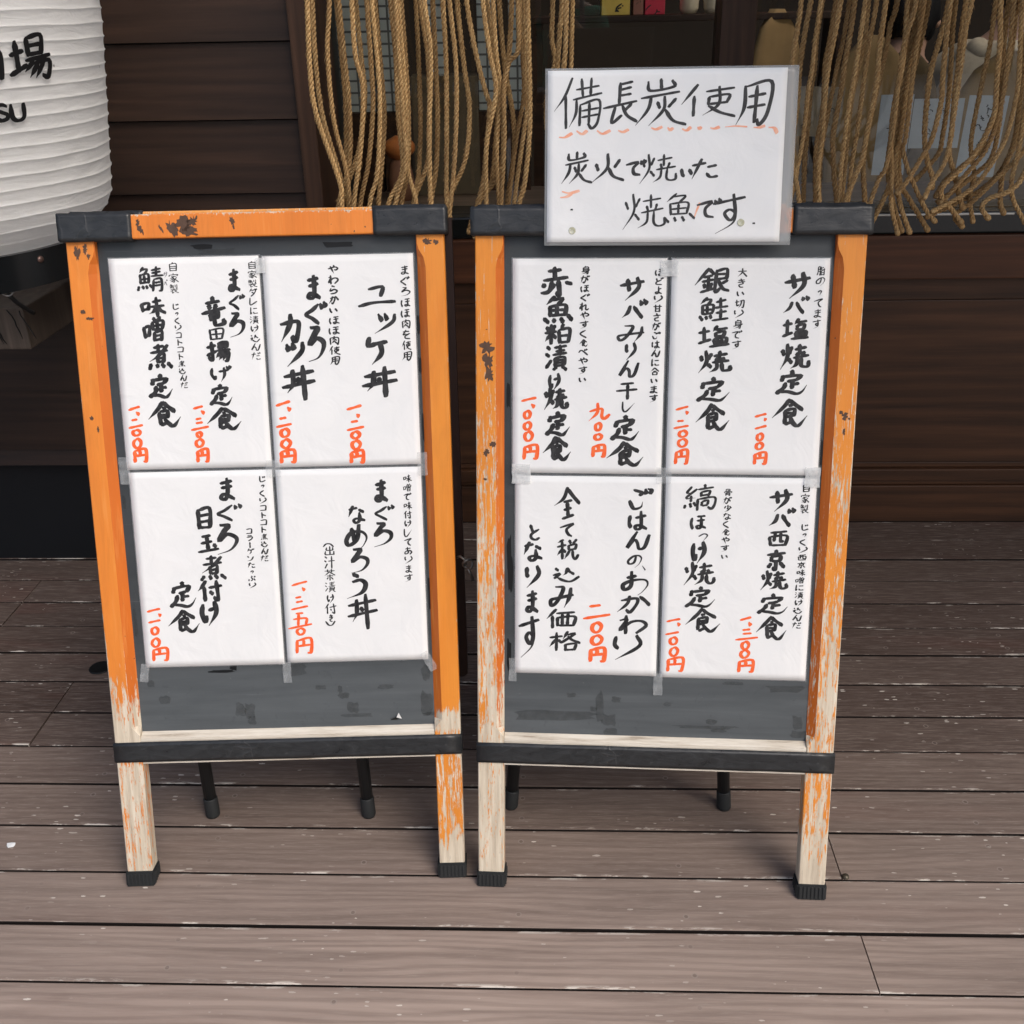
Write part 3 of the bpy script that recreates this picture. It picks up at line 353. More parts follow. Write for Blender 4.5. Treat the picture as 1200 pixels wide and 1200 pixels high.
# ------------------------------------------------------------------ brush lettering
def stroke_mesh(mb, pts2, width, kind, place, k, rnd):
    """one brush stroke: a ribbon of varying width along a smoothed path; place(u,v,lift) -> point"""
    sharp = False
    P = catmull([(a, b, 0) for a, b in pts2], 6)
    L = [0]
    for i in range(1, len(P)): L.append(L[-1]+(P[i]-P[i-1]).length)
    T = L[-1] or 1e-6
    ph = rnd.uniform(0, 6)
    lf, rt = [], []
    ws = []
    for i, p in enumerate(P):
        d = (P[min(i+1, len(P)-1)]-P[max(i-1, 0)])
        if d.length < 1e-9: d = Vector((1, 0, 0))
        d.normalize(); t = L[i]/T
        w = width*(.66+.36*abs(d.y)+.20*max(0, -d.x*d.y))
        if kind == 't': w *= (.72+.28*smoothstep(0, .12, t))*(1-.88*smoothstep(.45, 1, t))+.02
        elif kind == 'd': w *= .55+.65*smoothstep(0, .7, t)
        else: w *= .62+.48*smoothstep(0, .16, t)-.16*smoothstep(.16, .55, t)+.18*smoothstep(.6, .9, t)-.30*smoothstep(.9, 1, t)
        w *= 1+.06*sin(ph+t*7)+rnd.uniform(-.012, .012)
        n = Vector((-d.y, d.x, 0)); ws.append((p, d, n, w/2))
    vs = []; fs = []
    base = 2e-4+k*1.5e-5
    for i, (p, d, n, h) in enumerate(ws):
        q = p+n*h; r = p-n*h; z = base+i*1e-6
        vs += [place(q.x, q.y, z), place(r.x, r.y, z)]
    for i in range(len(ws)-1): fs.append((2*i, 2*i+1, 2*i+3, 2*i+2))
    for end in (0, -1):                                  # slanted, rounded brush ends
        p, d, n, h = ws[end]; s = -1 if end == 0 else 1
        ring = [place((p+n*h*cos(a)+d*s*h*.55*sin(a)+n*h*.35*s*sin(a)*-1).x, (p+n*h*cos(a)+d*s*h*.55*sin(a)+n*h*.35*s*sin(a)*-1).y, base+(len(ws) if s > 0 else 0)*1e-6) for a in [pi*j/6 for j in range(7)]]
        o = len(vs); vs += ring
        fs.append(tuple(range(o, o+7)))
    mb.add(vs, fs)
GCACHE = {}
def glyph(c):
    if c not in GCACHE:
        out = []
        for s in G[c].split(';'):
            kind = 'n'
            if s[0] in 'td': kind = s[0]; s = s[1:]
            out.append((kind, [tuple(float(q) for q in p.split(',')) for p in s.split(' ')]))
        GCACHE[c] = out
    return GCACHE[c]
def draw_char(mb, c, box, width, place, rnd, k0=0, wob=1.6):
    u0, v0, u1, v1 = [q/1000 for q in box]               # v0 = top
    k = k0
    for kind, pts in glyph(c):
        q = [(u0+(x+rnd.uniform(-wob, wob))/100*(u1-u0), v0+(y+rnd.uniform(-wob, wob))/100*(v1-v0)) for x, y in pts]
        stroke_mesh(mb, q, width, kind, place, k, rnd); k += 1
    return k

# ------------------------------------------------------------------ materials
def deck_material():
    n = NM("weathered brown deck planks")
    ty = n.attr("tint")[2]
    rnd = n.attr("tint")[1]
    comb = n.n.new("ShaderNodeCombineXYZ"); xyz = n.sep(n.co())
    off = n.math('MULTIPLY', ty, 37.0)
    n.L(n.math('ADD', xyz[0], off), comb.inputs[0]); n.L(xyz[1], comb.inputs[1]); n.L(off, comb.inputs[2])
    co = comb.outputs[0]
    def mapped(sc):
        m = n.n.new("ShaderNodeMapping"); m.inputs['Scale'].default_value = sc; n.L(co, m.inputs[0]); return m.outputs[0]
    g1 = n.noise(mapped((2.2, 30, 1)), 1.0, 6, .62, 1.4)
    g2 = n.wave(mapped((.9, 7, 1)), 3.0, 11, 1.5, .8, 'Y')
    g3 = n.noise(mapped((22, 380, 1)), 1.0, 5, .75)
    g4 = n.noise(mapped((1.3, 5, 1)), 1.0, 4, .6)
    base = n.ramp(g1, [(.28, (.052, .034, .0265)), (.5, (.073, .0485, .0385)), (.72, (.100, .070, .057))])
    base = n.mix(n.math('MULTIPLY', n.ramp(g2, [(.35, 0), (.9, 1)]), .38), base, (.034, .0225, .0185))
    base = n.mix(n.math('MULTIPLY', n.ramp(g3, [(.42, 0), (.72, 1)]), .40), base, (.125, .095, .082))
    red = n.ramp(n.noise(mapped((1.4, 8, 1)), 1.0, 3), [(.56, 0), (.70, 1)])
    base = n.mix(n.math('MULTIPLY', red, .50), base, (.098, .040, .030))
    base = n.mix(n.math('MULTIPLY', rnd, .20), base, (.12, .09, .078))
    # painted light: planks made paler towards the street, broken up by the grain
    wr = n.math('MULTIPLY', n.attr('wear_and_light')[2], n.math('ADD', n.math('MULTIPLY', g1, .8), n.math('SUBTRACT', n.math('MULTIPLY', g4, .9), .15)), True)
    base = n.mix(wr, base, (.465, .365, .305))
    grain = n.math('MULTIPLY', n.ramp(g2, [(.30, 0), (.85, 1)]), n.ramp(g4, [(.35, .25), (.6, 1)]))
    base = n.mix(n.math('MULTIPLY', grain, .24), base, (.088, .056, .044))
    base = n.mix(n.math('MULTIPLY', n.ramp(g3, [(.50, 0), (.68, 1)]), .34), base, (.38, .315, .27))
    # greyish wear along the plank edges, then crisp little chips of pale stain
    fr = n.math('FRACT', n.math('DIVIDE', n.math('SUBTRACT', 1.9153+1.081, xyz[1]), .1081))
    ed = n.math('MULTIPLY', n.math('ABSOLUTE', n.math('SUBTRACT', fr, .5)), 2.0)
    en = n.noise(mapped((9, 50, 1)), 1.0, 6, .75)
    emask = n.math('MULTIPLY', n.ramp(ed, [(.84, 0), (.935, 1)]), n.ramp(en, [(.55, 0), (.60, 1)]))
    clus = n.ramp(n.noise(mapped((3.0, 11, 1)), 1.0, 3, .6), [(.50, 0), (.62, 1)])
    vd, vc = n.voro(mapped((62, 210, 1)), 1.0)
    vx = n.sep(vc)
    chw = n.noise(mapped((170, 420, 1)), 1.0, 3)
    chip = n.math('MULTIPLY', n.math('LESS_THAN', n.math('ADD', vd, n.math('MULTIPLY', chw, .5)), n.math('ADD', n.math('MULTIPLY', vx[1], .40), .22)), n.math('GREATER_THAN', vx[0], .84))
    chip = n.math('MULTIPLY', chip, clus)
    vd2, vc2 = n.voro(mapped((24, 95, 1)), 1.0); vx2 = n.sep(vc2)
    wob = n.noise(mapped((90, 260, 1)), 1.0, 3)
    chip2 = n.math('MULTIPLY', n.math('LESS_THAN', n.math('ADD', vd2, n.math('MULTIPLY', wob, .35)), n.math('ADD', n.math('MULTIPLY', vx2[1], .28), .10)), n.math('GREATER_THAN', vx2[0], .93))
    scuff = n.ramp(n.noise(mapped((5, 60, 1)), 1.0, 7, .78, .6), [(.62, 0), (.72, 1)])
    m = n.math('MAXIMUM', n.math('MULTIPLY', emask, .85), n.math('MAXIMUM', n.math('MULTIPLY', chip, .9), n.math('MULTIPLY', chip2, .45)))
    m = n.math('MAXIMUM', m, n.math('MULTIPLY', scuff, .16))
    base = n.mix(n.math('MULTIPLY', m, .9), base, (.74, .68, .60))
    # filled screw heads on the joist lines
    dx = n.math('MULTIPLY', n.math('SUBTRACT', n.math('FRACT', n.math('ADD', n.math('DIVIDE', n.math('SUBTRACT', xyz[0], .213), .264), 8.5)), .5), .264)
    dy = n.math('MULTIPLY', n.math('SUBTRACT', n.math('ABSOLUTE', n.math('SUBTRACT', fr, .5)), .24), .1081)
    d = n.math('SQRT', n.math('ADD', n.math('MULTIPLY', dx, dx), n.math('MULTIPLY', dy, dy)))
    ring = n.math('LESS_THAN', n.math('ABSOLUTE', n.math('SUBTRACT', d, .0042)), .0010)
    seen = n.ramp(n.noise(mapped((5, 9, 1)), 1.0, 2), [(.44, 0), (.56, 1)])
    base = n.mix(n.math('MULTIPLY', n.math('MULTIPLY', ring, seen), .45), base, (.30, .25, .22))
    base = n.mix(n.math('MULTIPLY', n.math('MULTIPLY', n.math('LESS_THAN', d, .0030), seen), .35), base, (.05, .038, .033))
    h = n.math('ADD', n.math('MULTIPLY', g2, .25), n.math('ADD', n.math('MULTIPLY', g3, .6), g1))
    n.bump(n.math('ADD', h, n.math('MULTIPLY', m, -.5)), .32, .0012)
    return n.set(base, n.ramp(g1, [(.3, .60), (.7, .76)]), .30)
def dark_wood(name, a, b, along='X', scale=1.0, rough=.5, spec=.35):
    n = NM(name)
    sc = (1.2, 30, 30) if along == 'X' else (30, 30, 1.2)
    g = n.noise(n.co(tuple(s*scale for s in sc)), 1.0, 6, .6, 1.5)
    wv = n.wave(n.co((.8*scale, 8*scale, 8*scale) if along == 'X' else (8, 8, .8)), 1.6, 14, 3, .7, 'Z' if along == 'X' else 'X')
    kn = n.noise(n.co((1.1, 7, 7) if along == 'X' else (7, 7, 1.1)), 1.0, 3, .5, .8)
    f = n.math('ADD', n.math('MULTIPLY', g, .55), n.math('ADD', n.math('MULTIPLY', wv, .12), n.math('MULTIPLY', kn, .40)))
    c = n.ramp(f, [(.3, a), (.60, b), (.80, tuple(x*1.9 for x in b))])
    fine = n.noise(n.co((6, 240, 240) if along == 'X' else (240, 240, 6)), 1.0, 3)
    c = n.mix(n.math('MULTIPLY', n.ramp(fine, [(.5, 0), (.8, 1)]), .25), c, tuple(x*2.0 for x in b))
    n.bump(f, .35, .0015)
    return n.set(c, rough, spec)
def worn_paint(name, stops, seed, paint=(.75, .275, .036), paint2=(.71, .235, .028), streak=5.0, zmax=1.1, edges=None, scratch=0.0):
    """orange paint over pale wood; stops give how much is rubbed away against the height on the board"""
    n = NM(name)
    z = n.math('DIVIDE', n.sep(n.co())[2], zmax)
    w = n.ramp(z, [(p/zmax, v) for p, v in stops])
    lo = (seed*3.1, seed*1.7, seed*.9)
    a = n.noise(n.co((70, 70, streak), lo), 1.0, 7, .68, .4)
    b = n.noise(n.co((330, 330, 48), lo), 1.0, 5, .72)
    c = n.noise(n.co((16, 16, 9), lo), 1.0, 3)
    f = n.math('ADD', n.math('MULTIPLY', a, .40), n.math('ADD', n.math('MULTIPLY', b, .48), n.math('MULTIPLY', c, .12)))
    xyz = n.sep(n.co())
    if edges:                                            # corners rubbed through to the wood
        ax = n.math('ABSOLUTE', xyz[0])
        dd = n.math('MINIMUM', n.math('ABSOLUTE', n.math('SUBTRACT', ax, edges[0])), n.math('ABSOLUTE', n.math('SUBTRACT', ax, edges[1])))
        en = n.noise(n.co((60, 60, 22), (seed, 4, 7)), 1.0, 4, .7)
        em = n.ramp(n.math('DIVIDE', dd, .004), [(.18, 1), (.50, 0)])
        w = n.math('ADD', w, n.math('MULTIPLY', em, n.math('MULTIPLY', n.ramp(en, [(.40, 0), (.62, 1)]), .17)))
    if scratch:                                          # fine scratches along the grain
        sn = n.noise(n.co((420, 420, 7), (seed, 9, 2)), 1.0, 3, .55)
        sa = n.noise(n.co((40, 40, 9), (seed, 3, 3)), 1.0, 3, .6)
        w = n.math('ADD', w, n.math('MULTIPLY', n.math('MULTIPLY', n.ramp(sn, [(.58, 0), (.66, 1)]), n.ramp(sa, [(.42, 0), (.60, 1)])), scratch))
    m = n.math('ADD', n.math('MULTIPLY', n.math('SUBTRACT', f, w), 26.0), .5, True)
    bare = n.ramp(n.noise(n.co((130, 130, 7), lo), 1.0, 6, .7), [(.3, (.40, .33, .25)), (.5, (.60, .52, .40)), (.68, (.72, .65, .53))])
    grime = n.ramp(n.noise(n.co((90, 90, 30), (9, 2, seed)), 1.0, 6, .7), [(.60, 0), (.70, 1)])
    bare = n.mix(n.math('MULTIPLY', grime, .5), bare, (.20, .17, .15))
    pc = n.ramp(n.noise(n.co((22, 22, 6), lo), 1.0, 4), [(.3, paint2), (.7, paint)])
    thin = n.ramp(n.noise(n.co((160, 160, 10), lo), 1.0, 4), [(.56, 0), (.72, 1)])
    pc = n.mix(n.math('MULTIPLY', thin, .35), pc, (.80, .34, .09))
    pits = n.ramp(n.noise(n.co((150, 150, 120), (seed, 5, 5)), 1.0, 2, .5), [(.735, 0), (.75, 1)])
    spot = n.ramp(n.noise(n.co((7, 7, 7), (seed*2, 8, 1)), 1.0, 2), [(.5, 0), (.6, 1)])
    pc = n.mix(n.math('MULTIPLY', pits, spot), pc, (.06, .04, .03))
    gr = n.ramp(n.noise(n.co((26, 26, 5), (seed*1.3, 2, 6)), 1.0, 6, .68, .5), [(.48, 0), (.74, 1)])
    pc = n.mix(n.math('MULTIPLY', gr, .38), pc, (.40, .125, .022))
    fibre = n.ramp(n.noise(n.co((520, 520, 10), (seed, 1, 8)), 1.0, 3, .6), [(.50, 0), (.70, 1)])
    pc = n.mix(n.math('MULTIPLY', fibre, .16), pc, (.46, .14, .02))
    col = n.mix(m, bare, pc)
    n.bump(n.math('ADD', m, n.math('MULTIPLY', a, .5)), .4, .0008)
    return n.set(col, n.mix(m, .75, .42), .4)
def tape_material():
    n = NM("black vinyl tape")
    f = n.noise(n.co((14, 14, 30)), 3, 5, .6, .8)
    f2 = n.noise(n.co((160, 80, 160)), 1, 4, .7)
    t = n.n.new("ShaderNodeTexVoronoi"); t.feature = 'DISTANCE_TO_EDGE'; t.inputs['Scale'].default_value = 1.0
    wv = n.n.new("ShaderNodeVectorMath"); wv.operation = 'ADD'
    cn = n.n.new("ShaderNodeTexNoise"); cn.inputs['Scale'].default_value = 22; n.L(n.tc.outputs['Object'], cn.inputs['Vector'])
    sc_ = n.n.new("ShaderNodeVectorMath"); sc_.operation = 'SCALE'; sc_.inputs['Scale'].default_value = .9; n.L(cn.outputs['Color'], sc_.inputs[0])
    n.L(n.co((26, 26, 22)), wv.inputs[0]); n.L(sc_.outputs[0], wv.inputs[1]); n.L(wv.outputs[0], t.inputs['Vector'])
    crease = n.ramp(t.outputs['Distance'], [(0, 1), (.05, 0)])
    sel = n.ramp(n.noise(n.co((9, 9, 9)), 1, 2), [(.54, 0), (.64, 1)])
    crease = n.math('MULTIPLY', crease, sel)
    scf = n.ramp(f2, [(.64, 0), (.72, 1)])
    c = n.mix(n.math('MULTIPLY', scf, .30), n.ramp(f, [(.3, (.014, .015, .016)), (.7, (.028, .030, .032))]), (.12, .12, .12))
    c = n.mix(n.math('MULTIPLY', crease, .07), c, (.16, .16, .16))
    n.bump(n.math('ADD', n.math('MULTIPLY', f, .6), n.math('ADD', n.math('MULTIPLY', crease, .35), n.math('MULTIPLY', f2, .06))), .5, .0022)
    return n.set(c, n.ramp(f, [(.3, .26), (.7, .44)]), .5)
def slate_material(seed):
    n = NM("dark slate menu board")
    z = n.sep(n.co())[2]
    f = n.noise(n.co((4, 1, 7), (seed, 0, 0)), 1.6, 6, .65, .5)
    c = n.ramp(f, [(.3, (.026, .030, .033)), (.55, (.038, .044, .048)), (.8, (.055, .062, .067))])
    # paler towards the bottom of the board, and horizontal wipe marks
    wipe = n.noise(n.co((3, 1, 42), (seed, 0, 3)), 1.0, 5, .62, .4)
    lower_pale = n.math('MULTIPLY', n.ramp(n.math('DIVIDE', z, 1.1), [(.30, 1), (.39, .25), (.6, .10)]), n.ramp(wipe, [(.25, .45), (.7, 1)]))
    c = n.mix(n.math('MULTIPLY', lower_pale, .62), c, (.135, .150, .158))
    sm = n.ramp(n.noise(n.co((60, 1, 44), (seed, 2, 1)), 1, 6, .7, .8), [(.60, 0), (.70, 1)])
    c = n.mix(n.math('MULTIPLY', sm, .26), c, (.022, .025, .027))
    scr = n.ramp(n.noise(n.co((6, 1, 420), (seed, 5, 1)), 1, 3, .6, 1.0), [(.68, 0), (.72, 1)])
    c = n.mix(n.math('MULTIPLY', scr, .16), c, (.25, .26, .27))
    dust = n.ramp(n.noise(n.co((210, 1, 210), (seed, 1, 1)), 1, 3), [(.70, 0), (.74, 1)])
    c = n.mix(n.math('MULTIPLY', dust, .3), c, (.22, .22, .22))
    n.bump(f, .2, .001)
    return n.set(c, n.ramp(wipe, [(.3, .36), (.7, .55)]), .4)
def paper_material():
    n = NM("white copy paper")
    f = n.noise(n.co((9, 9, 9)), 2.2, 4, .5, .6)
    f2 = n.noise(n.co((700, 700, 700)), 1, 2)
    c = n.ramp(f, [(.3, (.755, .765, .765)), (.7, (.79, .795, .79))])
    n.bump(n.math('ADD', f, n.math('MULTIPLY', f2, .03)), .32, .006)
    return n.set(c, .62, .3)
def film_material(name, tint, alpha, rough=.18):
    n = NM(name)
    tr = n.n.new("ShaderNodeBsdfTransparent"); mx = n.n.new("ShaderNodeMixShader")
    f = n.noise(n.co((40, 40, 40)), 2, 4)
    n.L(n.ramp(f, [(.3, alpha*.55), (.7, min(1, alpha*1.45))]), mx.inputs[0])
    n.L(tr.outputs[0], mx.inputs[1]); n.L(n.p.outputs[0], mx.inputs[2]); n.L(mx.outputs[0], n.out.inputs[0])
    n.bump(f, .6, .002)
    n.set(tint, rough, .6); return n.m
def ink_material(name, col, col2, rough=.5):
    n = NM(name)
    f = n.noise(n.co((90, 90, 60)), 1.2, 5, .65)
    return n.set(n.ramp(f, [(.35, col), (.72, col2)]), rough, .3)
def rope_material():
    n = NM("brown palm fibre rope")
    f = n.noise(n.co((420, 420, 130)), 1.0, 4, .7)
    g = n.noise(n.co((6, 6, 5)), 1.0, 3)
    c = n.ramp(f, [(.25, (.15, .074, .026)), (.45, (.48, .285, .115)), (.66, (.90, .64, .31))])
    c = n.mix(n.math('MULTIPLY', n.ramp(g, [(.35, 0), (.7, 1)]), .35), c, (.22, .125, .055))
    oi = n.n.new('ShaderNodeObjectInfo')
    c = n.mix(n.math('MULTIPLY', oi.outputs['Random'], .35), c, (.19, .102, .042))
    dirt = n.ramp(n.noise(n.co((9, 9, 3)), 1.0, 4, .6), [(.50, 0), (.72, 1)])
    c = n.mix(n.math('MULTIPLY', dirt, .42), c, (.115, .064, .030))
    n.bump(f, .8, .0015)
    return n.set(c, .8, .2)
def lantern_material():
    n = NM("white ribbed lantern vinyl")
    f = n.noise(n.co((5, 5, 26), (1, 3, 0)), 2.0, 5, .6, 1.6)
    g = n.noise(n.co((40, 40, 60)), 1, 3)
    c = n.ramp(f, [(.3, (.87, .865, .84)), (.7, (.92, .915, .895))])
    sp = n.ramp(n.noise(n.co((60, 60, 60)), 1, 1), [(.80, 0), (.82, 1)])
    c = n.mix(n.math('MULTIPLY', sp, .6), c, (.08, .07, .06))
    n.bump(n.math('ADD', f, n.math('MULTIPLY', g, .2)), .42, .007)
    tl = n.n.new('ShaderNodeBsdfTranslucent'); n.L(c, tl.inputs[0]); mx = n.n.new('ShaderNodeMixShader'); mx.inputs[0].default_value = .48
    n.L(n.p.outputs[0], mx.inputs[1]); n.L(tl.outputs[0], mx.inputs[2]); n.L(mx.outputs[0], n.out.inputs[0])
    return n.set(c, .36, .45)
def glass_material():
    n = NM("window glass")
    tr = n.n.new("ShaderNodeBsdfTransparent"); tr.inputs[0].default_value = (.93, .95, .94, 1)
    gl = n.n.new("ShaderNodeBsdfGlossy"); gl.inputs['Roughness'].default_value = 0.0
    lw = n.n.new("ShaderNodeLayerWeight"); lw.inputs[0].default_value = .12
    mx = n.n.new("ShaderNodeMixShader")
    n.L(n.math('ADD', n.math('MULTIPLY', lw.outputs['Fresnel'], .6), .035, True), mx.inputs[0])
    n.L(tr.outputs[0], mx.inputs[1]); n.L(gl.outputs[0], mx.inputs[2]); n.L(mx.outputs[0], n.out.inputs[0])
    return n.m
def tile_material():
    n = NM("small white wall tiles")
    b = n.n.new("ShaderNodeTexBrick"); n.L(n.co((1, 1, 1), rot=(pi/2, 0, 0)), b.inputs[0])
    b.offset = 0; b.inputs['Scale'].default_value = 1
    b.inputs['Color1'].default_value = (.42, .43, .41, 1); b.inputs['Color2'].default_value = (.50, .51, .49, 1)
    b.inputs['Mortar'].default_value = (.10, .10, .10, 1)
    b.inputs['Mortar Size'].default_value = .0028; b.inputs['Brick Width'].default_value = .045; b.inputs['Row Height'].default_value = .030
    return n.set(b.outputs[0], .3, .5)

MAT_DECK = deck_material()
MAT_TAPE = tape_material()
MAT_PAPER = paper_material()
MAT_INK = ink_material("black brush ink", (.008, .008, .009), (.055, .055, .057))
MAT_INK_GREY = ink_material("thin grey ink", (.16, .16, .17), (.24, .24, .25))
MAT_INK_LAM = ink_material("dark grey felt pen ink", (.022, .022, .023), (.060, .060, .062))
MAT_RED = ink_material("orange red brush ink", (.84, .10, .022), (.88, .19, .06))
MAT_PALE = ink_material("faded orange marker", (.86, .33, .19), (.86, .55, .42), .6)
MAT_ROPE = rope_material()
MAT_RUBBER = plain("black ribbed rubber", (.022, .024, .025), .6, .35)
MAT_BLACKMETAL = plain("black painted steel tube", (.013, .014, .015), .45, .4)
MAT_CLEAR = film_material("clear sticky tape", (.72, .75, .76), .13, .12)
MAT_CLEAR_W = film_material("matte white sticky tape", (.78, .80, .80), .36, .4)
MAT_RESIDUE = film_material("dark tape residue", (.040, .042, .039), .24, .30)
MAT_BLACKMARK = plain("torn black tape", (.006, .007, .008), .5, .3)
MAT_SLEEVE = film_material("clear plastic sleeve", (.46, .48, .49), .22, .15)
MAT_CLAD = dark_wood("dark stained cladding boards", (.0115, .0056, .0036), (.0290, .0145, .0090), 'X', .8)
MAT_POSTW = dark_wood("reddish brown frame timber", (.026, .0125, .0072), (.062, .0300, .0165), 'Z')
MAT_BEAM = dark_wood("reddish brown sill timber", (.040, .0145, .0065), (.085, .031, .0135), 'X')
MAT_PANELW = dark_wood("near black grained panel", (.0120, .0058, .0036), (.0600, .0260, .0125), 'X', .55)
MAT_MAROON = dark_wood("dark maroon rear frame", (.016, .008, .0065), (.028, .013, .0105), 'Z')
MAT_GLASS = glass_material()
MAT_BLACKSILL = plain("glossy black sill", (.010, .011, .011), .18, .5, .1, 8)
MAT_KICK = plain("blue black kick board", (.0075, .0085, .0105), .55, .3, .15, 6)

# ------------------------------------------------------------------ ground, street, deck
def build_deck():
    W, Y0 = .1081, 1.9153
    joints = [-1.29, -1.0265, .477]
    mb = MB(); tints = []; plank_lights = []
    k0 = int(round((Y0-2.66)/W)); k1 = int(round((Y0+.85)/W))
    rr = random.Random(5)
    for k in range(k0, k1):
        yb = Y0-W*k; ya = yb-W                     # plank between seams k and k+1
        xs = [-4.6]
        if k in (1, 2): xs.append(-1.0265)
        elif k in (-3, -2): xs.append(-1.29)
        elif k in (5,): xs.append(.477)
        elif k in (7,): xs.append(.477)
        else: xs += [rr.choice([-2.9, -2.2, 2.1, 2.8])]
        xs.append(4.6)
        for i in range(len(xs)-1):
            gap = .0014 if k < 5 else .0010
            x0, x1 = xs[i]+gap, xs[i+1]-gap
            g_ = rr.uniform(.0011, .0021); a, b = ya+g_, yb-rr.uniform(.0011, .0021)
            dz = rr.uniform(-.0013, .0013)
            bv = .0020
            n0 = len(mb.v)
            # cross-section with eased edges
            sec = [(a, -.022), (a, -bv), (a+bv*.4, -bv*.35), (a+bv*1.4, 0), (b-bv*1.4, 0), (b-bv*.4, -bv*.35), (b, -bv), (b, -.022)]
            vs = []
            for x in (x0, x1):
                for y, z in sec: vs.append((x, y, z+dz))
            m = len(sec)
            fs = [(j, j+1, m+j+1, m+j)[::-1] for j in range(m-1)] + [tuple(range(m))[::-1], tuple(range(m, 2*m))]
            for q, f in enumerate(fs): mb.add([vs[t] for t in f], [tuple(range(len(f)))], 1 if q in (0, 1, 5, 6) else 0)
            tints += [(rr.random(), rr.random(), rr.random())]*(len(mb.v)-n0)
            plank_lights += [max(0, min(1, smoothstep(0.0, 10.0, k)*1.0+rr.uniform(-.06, .08)))]*(len(mb.v)-n0)  # painted light: rises row by row towards the street, plus a random part
    o = mb.build('deck', [MAT_DECK, plain("seam shade plank sides", (.012, .009, .008), .9, .15)]); tag(o, kind='structure')  # seam shade is painted into the dark plank sides
    # per-plank tint: r g b random numbers
    me = o.data; at = me.color_attributes.new("tint", 'FLOAT_COLOR', 'POINT')
    for i, t in enumerate(tints): at.data[i].color = (t[0], t[1], t[2], 1)
    aw = me.attributes.new('wear_and_light', 'FLOAT', 'POINT')
    for i, w in enumerate(plank_lights): aw.data[i].value = w
    bm = bmesh.new(); bm.from_mesh(me); bmesh.ops.recalc_face_normals(bm, faces=bm.faces); bm.to_mesh(me); bm.free()
build_deck()
mb = MB(); mb.box(-4.6, 4.6, -.87, 2.66, -.159, -.045)
tag(mb.build('deck_base', plain("dark void under deck", (.004, .0035, .003), .95)), kind='structure')
mb = MB(); mb.add([(-160, -160, -.16), (160, -160, -.16), (160, 160, -.16), (-160, 160, -.16)], [(0, 1, 2, 3)])
tag(mb.build('ground', plain("pale street paving", (.50, .49, .47), .85, .2, .2, 3)), kind='structure')

# ------------------------------------------------------------------ shop front
def shop_wall():
    root = empty('clad_wall', (-1.6, 2.32, 0), "dark brown horizontally boarded wall behind the white lantern, with black kick board", "wall")
    ox, oy = -1.6, 2.32
    p = .1513; seams = [.281, .3235]
    while seams[-1] < 2.6: seams.append(seams[-1]+p)
    mb = MB(); xr = -.532-ox
    for i in range(len(seams)-1):
        z0, z1 = seams[i]+.0015, seams[i+1]-.0015
        lean = .010                                   # lapped: foot of each board stands proud
        y = 0
        vs = [(-1.9, y, z0), (xr, y, z0), (xr, y+lean, z1), (-1.9, y+lean, z1), (-1.9, y+.03, z0), (xr, y+.03, z0), (xr, y+.03, z1), (-1.9, y+.03, z1)]
        mb.add(vs, [(0, 1, 2, 3), (0, 4, 5, 1), (3, 2, 6, 7), (1, 5, 6, 2), (0, 3, 7, 4), (4, 7, 6, 5)])
    o = mb.build('cladding', MAT_CLAD, root)
    mb = MB(); mb.box(-1.9, xr+.03, .034, .25, -.03, .30, 0); mb.build('kick_board', MAT_KICK, root)
    mb = MB(); mb.box(-1.9, xr-.01, .036, .30, .302, 2.75); mb.build('wall_core', MAT_KICK, root)
    mb = MB(); mb.box(xr+.002, xr+.040, -.014, .252, .10, 2.75, .003); mb.build('corner_post', MAT_POSTW, root)
shop_wall()

YW = 2.571
def window_front():
    root = empty('shop_window', (0.9, YW, 0), "long dark timber framed shop window above a brown sill beam and black panel", "window")
    ox = .9
    def B(name, mat, boxes, b=.003):
        mb = MB()
        for x0, x1, y0, y1, z0, z1 in boxes: mb.box(x0-ox, x1-ox, y0-YW, y1-YW, z0, z1, b)
        return mb.build(name, mat, root)
    B('jamb', plain("dark green grey jamb", (.016, .018, .015), .5, .4), [(-.519, -.492, 2.556, 2.70, .778, 2.75)])
    B('mullion', MAT_POSTW, [(.380, .458, 2.548, 2.66, .832, 2.75)])
    B('sill_beam', MAT_BEAM, [(-.49, 3.4, 2.540, 2.74, .672, .777)])
    lg = B('ledge', MAT_BLACKSILL, [(-.489, 3.4, 2.552, 2.72, .7785, .829)], .004)
    mb = MB(); mb.box(.50-ox, 1.10-ox, 2.5475-YW, 2.5515-YW, .8215, .8262, .001)  # bright strip added as a painted highlight along the ledge
    mb.build('highlight_strip', plain("bright ledge highlight", (.42, .42, .40), .35, .5, .25, 60, 1), lg)
    B('glass_pane', MAT_GLASS, [(-.490, .379, 2.612, 2.618, .8305, 2.75)], 0)
    B('glass_pane', MAT_GLASS, [(.459, 3.4, 2.612, 2.618, .8305, 2.75)], 0)
    pb = B('lower_panel', MAT_PANELW, [(-.49, 3.4, 2.571, 2.60, .613, .6705), (-.49, 3.4, 2.573, 2.602, .173, .6115)], .002)
    B('base_board', MAT_PANELW, [(-.49, 3.4, 2.577, 2.61, .1565, .1715), (-.49, 3.4, 2.564, 2.609, .1215, .155), (-.49, 3.4, 2.5725, 2.61, .1075, .120), (-.49, 3.4, 2.566, 2.612, -.02, .106)], .0025)
window_front()

